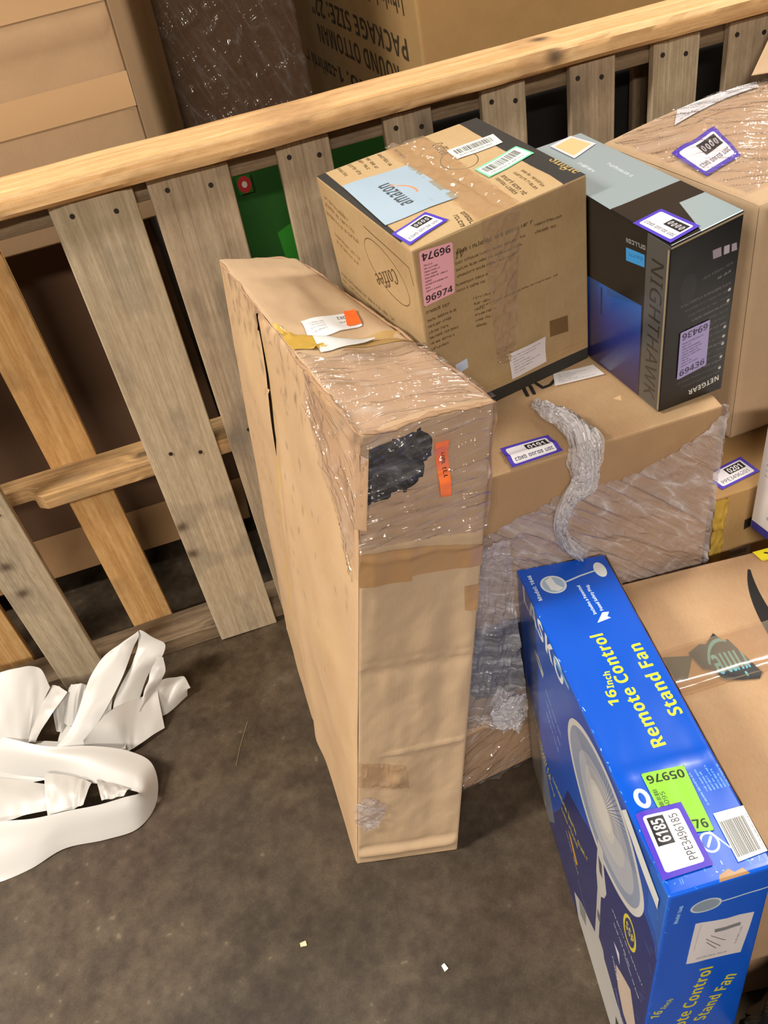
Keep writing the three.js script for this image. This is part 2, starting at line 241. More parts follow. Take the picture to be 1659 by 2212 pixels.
const greyA = wood(3, [[152, 134, 108], [196, 178, 150], [118, 108, 94]], { stain: 0.9, grain: 0.45 }), greyB = wood(11, [[142, 122, 98], [182, 162, 134], [104, 92, 78]], { stain: 0.9, knots: 1, grain: 0.5 });
const amber = wood(21, [[192, 142, 84], [222, 178, 118], [140, 108, 70]], { stain: 0.6, knots: 2 }), railWood = wood(35, [[196, 150, 96], [226, 192, 146], [164, 126, 88]], { stain: 0.9, knots: 3, grain: 0.6 }), stringerWood = wood(41, [[96, 78, 58], [136, 114, 88], [78, 66, 52]], { stain: 0.6 });
function plank(L, w, d, axis, seed, rad = 0.0025) {        // axis: x or y is the long way; uv in metres with the grain along v
  const g = axis === 'y' ? new RoundedBoxGeometry(w, L, d, 2, rad) : new RoundedBoxGeometry(L, w, d, 2, rad), p = g.attributes.position, n = g.attributes.normal, u = g.attributes.uv, R = rng(seed * 13 + 5), a = R(), b = R();
  for (let i = 0; i < p.count; i++) { const X = p.getX(i), Y = p.getY(i), Z = p.getZ(i), long = axis === 'y' ? Y : X, across = axis === 'y' ? X : Y, side = Math.abs(n.getZ(i)) > 0.7 ? across : Math.abs(axis === 'y' ? n.getX(i) : n.getY(i)) > 0.7 ? Z + 0.5 : across + Z; u.setXY(i, side + a, long + b); }
  return g;
}
const pallet = thing('wooden_pallet', 'weathered wooden pallet standing on edge behind the boxes as a slatted fence', 'pallet');
pallet.position.set(-0.446, 0, -1.385); pallet.rotation.y = 9 * Math.PI / 180;
const nailGeo = new THREE.CylinderGeometry(0.0042, 0.0042, 0.002, 10); nailGeo.rotateX(Math.PI / 2);
function deckBoard(u0, u1, shift, v0, v1, z, mat, seed, nails) {   // shift: how far the top leans along the pallet
  const w = u1 - u0, L = v1 - v0, b = mesh('deck_board', plank(L, w, 0.017, 'y', seed), mat, pallet), R = rng(seed * 7);
  b.position.set((u0 + u1) / 2 + shift / 2, (v0 + v1) / 2, z); b.rotation.z = -Math.atan2(shift, L); b.rotation.y = (R() - 0.5) * 0.02;
  if (nails) for (const [dx, dy] of [[-w * 0.28, L / 2 - 0.022], [w * 0.22, L / 2 - 0.03], [-w * 0.2, 0.02], [w * 0.25, 0.005]]) { const nl = mesh('nail', nailGeo, M.iron, b); nl.position.set(dx + (R() - 0.5) * 0.012, dy, 0.0088); }
}
[[-0.372, -0.270, 0.008, greyA], [0.0, 0.137, 0.028, greyA], [0.160, 0.296, 0.028, greyB], [0.388, 0.480, 0.018, greyB], [0.586, 0.672, 0.008, greyB], [0.767, 0.848, 0.004, greyA], [0.936, 1.022, 0, greyB], [1.096, 1.187, 0, greyA], [1.245, 1.34, 0, greyB], [1.42, 1.51, 0, greyA], [-0.62, -0.52, 0.01, greyA], [-0.86, -0.76, 0.01, greyB]]
  .forEach(([a, b, s, m], i) => deckBoard(a, b, s, 0.002, 1.052, -0.0085, m, i + 3, true));
[[-0.196, -0.100, 0.012, amber], [-0.545, -0.44, 0.012, amber], [0.42, 0.46, 0, stringerWood], [1.12, 1.2, 0, stringerWood]].forEach(([a, b, s, m], i) => deckBoard(a, b, s, 0.0, 1.05, -0.1155, m, i + 31, false));
for (const [v0, v1, name] of [[0, 0.042, 'bottom'], [1.018, 1.054, 'top']]) { const s = mesh('stringer', plank(2.5, v1 - v0, 0.088, 'x', v0 * 10 + 2), stringerWood, pallet); s.position.set(0.32, (v0 + v1) / 2, -0.062); }
// the middle stringer is broken off between the boards
{ const sh = new THREE.Shape(); sh.moveTo(-0.95, -0.106); sh.lineTo(1.57, -0.106); sh.lineTo(1.57, -0.018); sh.lineTo(-0.205, -0.018); sh.lineTo(-0.222, -0.03); sh.lineTo(-0.212, -0.05); sh.lineTo(-0.24, -0.066); sh.lineTo(-0.95, -0.07); sh.closePath();
  const g = new THREE.ExtrudeGeometry(sh, { depth: 0.03, bevelEnabled: true, bevelSize: 0.002, bevelThickness: 0.002, bevelSegments: 2, steps: 1 }); g.rotateX(Math.PI / 2); g.scale(1, 1, 1);
  const p = g.attributes.position; for (let i = 0; i < p.count; i++) { p.setZ(i, p.getZ(i)); } 
  const uv = g.attributes.uv; for (let i = 0; i < p.count; i++) uv.setXY(i, p.getZ(i) + p.getY(i), p.getX(i)); g.computeVertexNormals();
  const s = mesh('stringer', g, wood(52, [[140, 108, 70], [196, 156, 104], [104, 94, 80]], { stain: 0.5 }), pallet, 'broken middle stringer'); s.position.set(0, 0.53, 0); }
{ // new timber laid flat along the top
  const g0 = new THREE.BoxGeometry(2.6, 0.042, 0.112, 160, 4, 6), p = g0.attributes.position, n0 = g0.attributes.normal, uv = g0.attributes.uv;
  for (let i = 0; i < p.count; i++) { const x = p.getX(i), y = p.getY(i), z = p.getZ(i); const a = Math.abs(n0.getY(i)) > 0.7 ? z : y + 0.3; uv.setXY(i, a + 0.1, x * 1 + 0.2);
    const ey = Math.abs(y) / 0.021, ez = Math.abs(z) / 0.056, e = ey > 0.95 && ez > 0.95 ? 1 : 0, k = fbm(x * 9 + (z > 0 ? 5 : 0) + (y > 0 ? 11 : 0), 3, 3);
    p.setXYZ(i, x, y + fbm(x * 4, z * 20, 3) * 0.0025 - e * Math.sign(y) * (0.004 + Math.max(0, k) * 0.007), z + fbm(x * 5, y * 30 + 7, 3) * 0.004 - e * Math.sign(z) * (0.004 + Math.max(0, k) * 0.006)); }
  const g = toCreasedNormals(g0, 0.7); const m = mesh('top_rail', g, railWood, pallet, 'pale new timber rail'); m.position.set(0.35, 1.077, -0.026); }
// the pallet frame of reference, for the things that stand behind it
const PU = V(Math.cos(0.15708), 0, -Math.sin(0.15708)), PN = V(Math.sin(0.15708), 0, Math.cos(0.15708)), PO = V(-0.446, 0, -1.385);
const W3 = (u, v, w) => PO.clone().addScaledVector(PU, u).addScaledVector(PN, w).setY(v).toArray();
const boxUVW = (u0, u1, v0, v1, w0, w1, lean = 0) => ({ LBN: W3(u0, v0, w0), RBN: W3(u1, v0, w0), LTN: W3(u0 + lean, v1, w0), RTN: W3(u1 + lean, v1, w0), LBF: W3(u0, v0, w1), RBF: W3(u1, v0, w1), LTF: W3(u0 + lean, v1, w1), RTF: W3(u1 + lean, v1, w1) });

// ------------------------------------------------------------------ behind the pallet
{ const g = thing('bulk_carton', 'huge tan bulk carton behind the left end of the pallet fence', 'carton');
  const gk = boxUVW(-1.25, 0.205, 0.93, 2.15, -0.20, -0.62, 0.05); for (const c of ['RBF', 'RTF']) gk[c] = [gk[c][0] + 0.09, gk[c][1], gk[c][2]];
  const S = carton(g, gk, M.tan, { dent: 0.004, disp: { front: (s, t) => 0.004 * bump(t - s * 0.02, 0.245, 0.008) + 0.005 * bump(t + s * 0.03, 0.2, 0.08) } });
  const q = (a, b) => sticker('tape_strip', S.front, [[0.3, a], [1.0, a + 0.008], [1.0, b + 0.008], [0.3, b]], new THREE.MeshPhysicalMaterial({ color: 0xbb966c, roughness: 0.5, side: THREE.DoubleSide }), g, { nx: 24, ny: 4 });
  q(0.15, 0.195); q(0.28, 0.33);
  sticker('worn_edge', S.right, [[0.0, 0.0], [0.03, 0.0], [0.03, 1], [0.0, 1]], M.light, g, { lift: 0.001, ny: 30, nx: 2, label: 'pale corrugated edge' });
  const lo = thing('base_carton', 'added recessed carton under the huge bulk carton, coloured dark to keep the pallet gaps dim', 'carton');
  const LS = carton(lo, boxUVW(-1.2, 0.16, 0.142, 0.918, -0.42, -0.95), board(0x6e5038), { dent: 0.008 });  // added set back, its board darkened to stand in for shade behind the slats
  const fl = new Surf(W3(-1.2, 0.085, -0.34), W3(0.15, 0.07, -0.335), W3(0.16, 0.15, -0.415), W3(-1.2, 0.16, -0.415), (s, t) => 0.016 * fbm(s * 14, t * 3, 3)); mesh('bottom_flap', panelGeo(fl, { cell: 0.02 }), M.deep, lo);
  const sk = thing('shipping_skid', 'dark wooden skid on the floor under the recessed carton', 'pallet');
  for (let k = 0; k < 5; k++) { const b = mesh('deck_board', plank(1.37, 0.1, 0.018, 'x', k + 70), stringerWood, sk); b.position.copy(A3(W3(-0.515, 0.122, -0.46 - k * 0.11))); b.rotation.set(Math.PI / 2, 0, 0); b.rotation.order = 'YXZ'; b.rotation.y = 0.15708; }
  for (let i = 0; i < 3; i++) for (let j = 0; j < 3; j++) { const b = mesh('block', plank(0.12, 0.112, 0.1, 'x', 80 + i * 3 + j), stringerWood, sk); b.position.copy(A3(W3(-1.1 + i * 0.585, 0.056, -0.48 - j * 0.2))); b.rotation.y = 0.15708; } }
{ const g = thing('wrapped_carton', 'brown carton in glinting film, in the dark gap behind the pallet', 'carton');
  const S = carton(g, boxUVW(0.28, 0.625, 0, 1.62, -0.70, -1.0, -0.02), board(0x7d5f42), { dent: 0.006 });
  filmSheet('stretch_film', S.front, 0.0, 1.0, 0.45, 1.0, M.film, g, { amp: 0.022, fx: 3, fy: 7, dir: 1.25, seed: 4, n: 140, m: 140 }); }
{ const g = thing('green_carton', 'dark green carton with a red dot seen through a gap in the pallet', 'carton');
  const pr = new Print(0.36, 0.95, '#164410', 0.1, 700); pr.poly([[0.28, 0.86], [0.42, 0.88], [0.42, 0.78], [0.3, 0.76]], '#246f1a').poly([[0.7, 0.9], [1, 0.94], [1, 0.7], [0.72, 0.72]], '#174a10');
  const S = carton(g, boxUVW(0.30, 0.65, 0, 0.965, -0.22, -0.5), new THREE.MeshStandardMaterial({ color: 0x1f5a14, roughness: 0.5, side: THREE.DoubleSide }), { mats: { front: pr.mat({ roughness: 0.45 }) } });
  sticker('printed_dot', S.front, [[0.13, 0.955], [0.21, 0.955], [0.21, 0.99], [0.13, 0.99]], labelMat(64, 64, (x) => { x.fillStyle = '#1f5a14'; x.fillRect(0, 0, 64, 64); x.fillStyle = '#a3262a'; x.beginPath(); x.arc(32, 32, 30, 0, 7); x.fill(); x.fillStyle = '#c9b8a8'; x.beginPath(); x.arc(32, 32, 12, 0, 7); x.fill(); }), g, { label: 'red round print' }); }
{ const g = thing('ottoman_carton', 'large carton behind the pallet printed upside down with round ottoman', 'carton');
  const k = { LBN: [0.26, 0.0, -1.75], LTN: [0.26, 1.92, -1.75], LBF: [0.042, 0.0, -2.623], LTF: [0.042, 2.046, -2.623], RBN: [0.939, 0.0, -1.919], RTN: [0.939, 1.92, -1.919], RBF: [0.721, 0.0, -2.792], RTF: [0.721, 2.046, -2.792] };
  const pr = new Print(0.9, 1.98, cssOf(C.gold), 0.25, 800), ink = '#3a2a14', tt = (s, t) => { const y = 0.12 + 0.126 * (1 - s) + t * 1.25; return y / (1.92 + 0.126 * (1 - s)); };
  // the carton stands on its head: the print runs from the near corner backwards and upside down
  const at = ([a, b], dy) => [a, tt(a, b + dy)], row = (s, a, b, h) => pr.text(s, at(a, h * 0.72 / 1.25), at(b, h * 0.72 / 1.25), h, ink); row('ROUND OTTOMAN', [0.86, 0.682], [0.27, 0.640], 0.058); row('PACKAGE SIZE: 22"', [0.93, 0.735], [0.25, 0.688], 0.058); row('NO. 1-', [0.62, 0.607], [0.36, 0.590], 0.05); pr.marks(at([0.36, 0.612], 0), at([0.1, 0.595], 0), 0.05, ink); pr.marks(at([0.93, 0.83], 0), at([0.5, 0.8], 0), 0.05, ink);
  carton(g, k, M.gold, { mats: { left: pr.mat() }, dent: 0.003, r: 0.008 }); }

{ const g = thing('gap_shade_block', 'added black block that darkens the gaps behind the right end of the pallet', 'load');  // added block, black so the gaps between the right boards stay dark
  carton(g, boxUVW(0.70, 1.60, 0, 0.99, -0.135, -0.225), new THREE.MeshPhysicalMaterial({ color: 0x141210, roughness: 0.5, side: THREE.DoubleSide }), { dent: 0.006, r: 0.012 }); }

// ------------------------------------------------------------------ the stack in the middle
{ const g = thing('floor_carton', 'low film wrapped carton on the floor under the wrapped stack', 'carton');
  const k = { LBN: [0.032, 0, -0.862], RBN: [0.52, 0, -0.985], LBF: [0.0, 0, -1.33], RBF: [0.48, 0, -1.43], LTN: [0.042, 0.168, -0.868], RTN: [0.52, 0.168, -0.99], LTF: [0.01, 0.168, -1.33], RTF: [0.48, 0.168, -1.43] };
  const S = carton(g, k, M.tan, { dent: 0.006, r: 0.008 });
  filmSheet('stretch_film', S.front, -0.01, 0.34, 0.03, 0.98, M.film, g, { amp: 0.012, fy: 10, dir: -0.5, seed: 7, n: 60, m: 50 }); }
{ const g = thing('dark_bale', 'dark blue bale shrouded in film beneath the carton marked 0191', 'bale');
  const k = { LBN: [0.085, 0.172, -0.925], RBN: [0.5, 0.172, -0.965], LBF: [0.04, 0.17, -1.33], RBF: [0.46, 0.17, -1.40], LTN: [0.088, 0.374, -0.93], RTN: [0.505, 0.374, -0.968], LTF: [0.055, 0.374, -1.35], RTF: [0.465, 0.374, -1.41] };
  carton(g, k, new THREE.MeshPhysicalMaterial({ color: 0x2b3148, roughness: 0.35, side: THREE.DoubleSide }), { dent: 0.012, r: 0.02, names: { front: 'bag_side', left: 'bag_side', right: 'bag_side', back: 'bag_side', top: 'bag_top', bottom: 'bag_bottom' } });
}
{ const g = thing('film_curtain', 'loose clear film hanging in the gap between tall carton and blue fan box', 'plastic film');
  const f = new Surf([0.05, 0.19, -0.853], [0.172, 0.17, -0.872], [0.172, 0.60, -0.892], [0.10, 0.60, -0.886], (s, t) => 0.010 * fbm(s * 5 + 2, t * 7, 4));
  filmSheet('stretch_film', f, 0, 1, 0.02, 1, M.haze, g, { amp: 0.010, fx: 14, fy: 2.5, dir: 0.25, seed: 9, n: 70, m: 120, lift: 0 }); }
const Wk = { LTN: [0.128, 0.702, -0.914], RTN: [0.514, 0.713, -0.95], LTF: [0.045, 0.738, -1.408], RTF: [0.468, 0.749, -1.448], LBN: [0.108, 0.385, -0.917], LBF: [0.039, 0.385, -1.408], RBN: [0.510, 0.385, -0.952], RBF: [0.468, 0.385, -1.448] };
{ const m = (v) => (v - 0.0977) / 0.9023, Q = (a) => a.map(([u, v]) => [m(u), v]), g = thing('wrapped_box', 'tan carton with violet label 0191, its front veiled in stretch film', 'carton');
  const pr = new Print(0.405, 0.50, cssOf(C.dark, 0.97), 0.3, 1500), ink = '#221d1a'; pr.line(Q([[0.45, 0.30], [0.455, 0.34]]), ink, 0.006).line(Q([[0.475, 0.30], [0.48, 0.34]]), ink, 0.006).line(Q([[0.505, 0.345], [0.515, 0.315], [0.545, 0.318], [0.57, 0.335]]), ink, 0.006); pr.poly(Q([[0.70, 0.17], [0.73, 0.175], [0.72, 0.15]]), '#d8b483');
  const S = carton(g, Wk, M.dark, { mats: { top: pr.mat() }, dent: 0.003, disp: { top: (s, t) => 0.004 * bump(t, 0.045, 0.012) } });
  sticker('inventory_label', S.top, Q([[0.25, 0.004], [0.432, 0.010], [0.42, 0.09], [0.25, 0.093]]), violetLabel('0191', null), g, { lift: 0.0045, label: 'violet bordered label 0191' });
  sticker('paper_label', S.top, Q([[0.553, 0.299], [0.732, 0.284], [0.72, 0.345], [0.575, 0.357]]), paperLabel(23, '#e2dcda'), g, { lift: 0.003, label: 'white paper label' });
  const edge = (q) => edge0(q * 0.9023 + 0.0977), edge0 = (s) => s < 0.38 ? 0.62 + s * 0.36 + 0.02 * fbm(s * 9, 1, 2) : s < 0.69 ? 0.765 + (s - 0.38) * 0.03 + 0.012 * fbm(s * 12, 4, 2) : 0.775 + Math.pow((s - 0.69) / 0.31, 1.5) * 0.2;
  filmSheet('stretch_film', S.front, 0.0, 1.012, 0.0, edge, M.haze, g, { amp: 0.011, fx: 2.2, fy: 17, dir: 0.75, seed: 2, n: 190, m: 170, lift: 0.003 });
  filmSheet('stretch_film', S.right, -0.01, 0.3, 0.0, (s) => 1.0 - s, M.haze, g, { amp: 0.008, fx: 9, fy: 3, seed: 12, n: 40, m: 80 });
  // bunched film pulled up over the edge: three crinkled layers along one path
  const pts = [[0.256, 0.724, -1.035], [0.272, 0.729, -1.005], [0.290, 0.728, -0.97], [0.300, 0.719, -0.934], [0.302, 0.690, -0.924], [0.295, 0.655, -0.922], [0.272, 0.628, -0.919], [0.258, 0.59, -0.918], [0.264, 0.55, -0.920], [0.290, 0.505, -0.923]].map(A3), cv = new THREE.CatmullRomCurve3(pts), wd = [0.008, 0.020, 0.030, 0.036, 0.036, 0.030, 0.018, 0.018, 0.018, 0.016];
  for (let L = 0; L < 3; L++) mesh('film_twist', gridGeo(40, 260, (u, v) => { const c = cv.getPoint(v), t = cv.getTangent(v), out = V(0, clamp(t.y * -3 < 1 && v < 0.38 ? 1 : 0), v < 0.30 ? 0.25 : 1).normalize(), sd = V().crossVectors(t, out).normalize(), i = v * 9, w = wd[Math.floor(i)] * (1 - i % 1) + wd[Math.min(9, Math.floor(i) + 1)] * (i % 1), x = (u * 2 - 1) * (1 + 0.35 * noise(v * 14 + L * 5, L * 3.3)) + 0.2 * noise(v * 9, L * 7);
    const h = 0.003 + 0.004 * L + 0.006 * ridge(x * 3 + L * 4 + noise(v * 6, L), v * 9 + L * 2) + 0.004 * ridge(x * 7 + L, v * 40 + L) + 0.003 * noise(x * 10, v * 70 + L * 9); return { p: c.clone().addScaledVector(sd, x * w * 0.62).addScaledVector(out, h * (1 - 0.75 * (u * 2 - 1) ** 4)), uv: [v * 1.2, u * 0.5 + L * 0.3] }; }), M.milky, g, 'whitish bunched stretch film'); }
function lump(name, label, cat, c, rad, mat, seed, amp, freq, det = 24) {
  const g = new THREE.IcosahedronGeometry(1, det), p = g.attributes.position; for (let i = 0; i < p.count; i++) { const v = V().fromBufferAttribute(p, i).normalize(), a = v.x * freq + v.z * freq * 0.6 + seed, b = v.y * freq - v.z * freq * 0.8 + seed * 2, n = fbm(a, b, 4) + 0.5 * ridge(a * 1.4 + 3, b * 0.9) + 0.25 * ridge(a * 2.6, b * 3.1 + 5) - 0.2, k = 1 + amp * n; p.setXYZ(i, v.x * rad[0] * k, Math.max(-rad[1] * 0.92, v.y * rad[1] * k), v.z * rad[2] * k); }
  g.computeVertexNormals(); const o = thing(name, label, cat); mesh('crumpled_sheet', g, mat, o); o.position.set(...c); return o;
}
lump('plastic_wad', 'crumpled whitish plastic wad between the tall carton and the blue fan box', 'plastic', [0.140, 0.213, -0.868], [0.03, 0.045, 0.026], M.milky, 3, 0.5, 1.6, 12);

// the coffee carton
const Kk = { LTN: [0.106, 1.016, -1.015], RTN: [0.365, 1.03, -1.103], LTF: [0.009, 1.042, -1.297], RTF: [0.279, 1.05, -1.38], LBN: [0.109, 0.715, -1.042], RBN: [0.374, 0.727, -1.127], LBF: [0.017, 0.74, -1.321], RBF: [0.281, 0.752, -1.407] };
{ const g = thing('coffee_carton', 'tan coffee carton with pale blue amazon label, pink label 96974 on its front', 'carton');
  const base = cssOf(0xbb9b6e), ink = '#4a3618';
  const top = new Print(0.274, 0.291, cssOf(0xd3b384), 0.25, 2400);
  top.poly([[0.86, -0.01], [1.01, -0.01], [1.01, 1.01], [0.88, 1.01]], '#2c2926').poly([[-0.01, 0.1], [0.025, 0.1], [0.055, 1.01], [-0.01, 1.01]], '#2e2b28').text('Single', [0.958, 0.26], [0.958, 0.04], 0.024, '#b59a5e', 'serif').text('Coffee', [0.63, 0.86], [0.60, 0.70], 0.022, ink, 'serif');
  for (const [a, b, h] of [[[0.70, 0.30], [0.66, 0.06], 0.011], [[0.665, 0.30], [0.63, 0.08], 0.010], [[0.76, 0.28], [0.73, 0.05], 0.009], [[0.80, 0.27], [0.77, 0.05], 0.008], [[0.18, 0.98], [0.17, 0.82], 0.009], [[0.24, 0.98], [0.23, 0.84], 0.009], [[0.28, 0.97], [0.27, 0.82], 0.009], [[0.35, 0.96], [0.34, 0.80], 0.009], [[0.12, 0.98], [0.11, 0.86], 0.008], [[0.30, 0.11], [0.28, 0.02], 0.012], [[0.34, 0.11], [0.33, 0.02], 0.012], [[0.45, 0.95], [0.44, 0.82], 0.008]]) top.marks(a, b, h, ink);
  top.ellipse([0.645, 0.60], 0.026, 0.03, ink, 0.0012);
  const front = new Print(0.279, 0.30, base, 0.3, 2400); front.poly([[-0.01, -0.01], [1.01, -0.01], [1.01, 0.075], [-0.01, 0.095]], '#28241f');
  for (const [x0, x1, y0, n, dy, h] of [[0.23, 0.67, 0.895, 1, 0, 0.009], [0.22, 0.62, 0.85, 3, 0.032, 0.006], [0.21, 0.4, 0.745, 2, 0.03, 0.006], [0.68, 0.83, 0.865, 2, 0.035, 0.006], [0.03, 0.16, 0.675, 1, 0, 0.008], [0.03, 0.2, 0.63, 6, 0.031, 0.006], [0.30, 0.42, 0.64, 6, 0.03, 0.006], [0.33, 0.80, 0.585, 1, 0, 0.004]]) for (let k = 0; k < n; k++) front.marks([x0, y0 - k * dy], [x1 - (k % 3) * 0.03, y0 - k * dy - 0.01], h, ink);
  front.poly([[0.746, 0.241], [0.867, 0.225], [0.864, 0.322], [0.745, 0.338]], '#6b4f2b'); front.line([[0.1, 0.13], [0.99, 0.10]], '#9a7a48', 0.001); front.line([[0.1, 0.155], [0.99, 0.125]], '#9a7a48', 0.001);
  front.text('AI', [0.285, 0.915], [0.235, 0.92], 0.018, ink, 'sans-serif', 'italic');
  const left = new Print(0.295, 0.297, cssOf(0xc2a273), 0.3, 2000); left.text('Coffee', [0.78, 0.82], [0.56, 0.70], 0.03, ink, 'serif'); for (const [a, b, h] of [[[0.06, 0.90], [0.34, 0.88], 0.010], [[0.05, 0.86], [0.38, 0.84], 0.010], [[0.04, 0.81], [0.42, 0.80], 0.010], [[0.1, 0.72], [0.4, 0.70], 0.008], [[0.1, 0.68], [0.36, 0.66], 0.008], [[0.05, 0.47], [0.7, 0.50], 0.010], [[0.05, 0.43], [0.6, 0.46], 0.008]]) left.marks(a, b, h, '#6b4f28'); left.ellipse([0.70, 0.77], 0.062, 0.030, ink, 0.0013, 0.35); left.line([[0.52, 0.93], [0.95, 0.90], [0.97, 0.82]], ink, 0.0015);
  const S = carton(g, Kk, M.gold, { mats: { top: top.mat(), front: front.mat(), left: left.mat() }, dent: 0.003, disp: { top: (s, t) => -0.004 * bump(s, 0.52, 0.02) + 0.004 * bump(s, 0.3, 0.2), left: (s, t) => 0.004 * bump(t, 0.55, 0.3) * bump(s, 0.5, 0.4) } });
  const az = labelMat(420, 300, (x, w, h) => { x.fillStyle = '#9fb4c6'; x.fillRect(0, 0, w, h); x.fillStyle = '#3b4650'; fit(x, 'amazon', 200, 128, 240, 66); x.strokeStyle = '#d98a5e'; x.lineWidth = 9; x.beginPath(); x.arc(186, 120, 92, 0.55, 1.9); x.stroke(); x.beginPath(); x.moveTo(270, 156); x.lineTo(290, 150); x.lineTo(284, 172); x.fillStyle = '#d98a5e'; x.fill(); dashes(x, 40, 214, 76, 8, '#8b9aa6', rng(2)); });
  sticker('retailer_label', S.top, [[0.412, 0.229], [0.418, 0.726], [0.046, 0.773], [0.020, 0.270]], az, g, { label: 'pale blue label reading amazon, upside down' });
  sticker('inventory_label', S.top, [[0.012, 0.034], [0.262, 0.083], [0.216, 0.222], [0.0, 0.178]], violetLabel(null, null), g, { lift: 0.0022, label: 'violet bordered label' });
  sticker('barcode_label', S.top, [[0.634, 0.6], [0.915, 0.603], [0.933, 0.725], [0.64, 0.717]], barcodeLabel('#d9dedb', '#dfe3e0', 12), g, { label: 'white barcode label' });
  sticker('barcode_label', S.top, [[0.649, 0.323], [0.95, 0.366], [0.932, 0.503], [0.649, 0.459]], barcodeLabel('#dfe8e2', '#79d6a8', 14), g, { label: 'green edged barcode label' });
  sticker('number_label', S.front, [[0.022, 0.718], [0.197, 0.721], [0.216, 0.965], [0.035, 0.985]], tallLabel('#e2a3ad', '#2e2026', '96974'), g, { label: 'pink label 96974' });
  sticker('paper_label', S.front, [[0.48, 0.105], [0.709, 0.113], [0.7, 0.278], [0.47, 0.261]], paperLabel(4, '#d6cfd2'), g, { curl: (u, v) => 0.006 * v * v * u, label: 'white paper label' });
  sticker('paper_label', S.front, [[0.158, 0.276], [0.226, 0.29], [0.226, 0.343], [0.154, 0.334]], paperLabel(9, '#b9c2d6', '#7f88a0'), g, { label: 'small pale blue label' });
  const tp = (f, q, n) => sticker('clear_tape', f, q, M.clearTape, g, { lift: 0.0014, nx: 16, ny: 60, curl: (u, v) => 0.0035 * ridge(u * 5 + n, v * 16) + 0.002 * fbm(u * 4, v * 30 + n, 2), label: 'crinkled clear packing tape' });
  tp(S.top, [[0.36, 0.0], [0.60, 0.0], [0.66, 1.0], [0.42, 1.0]], 1); tp(S.front, [[0.40, 0.30], [0.52, 0.30], [0.60, 1.0], [0.38, 1.0]], 4); tp(S.front, [[0.40, 0.24], [0.48, 0.22], [0.52, 0.32], [0.40, 0.33]], 8); }

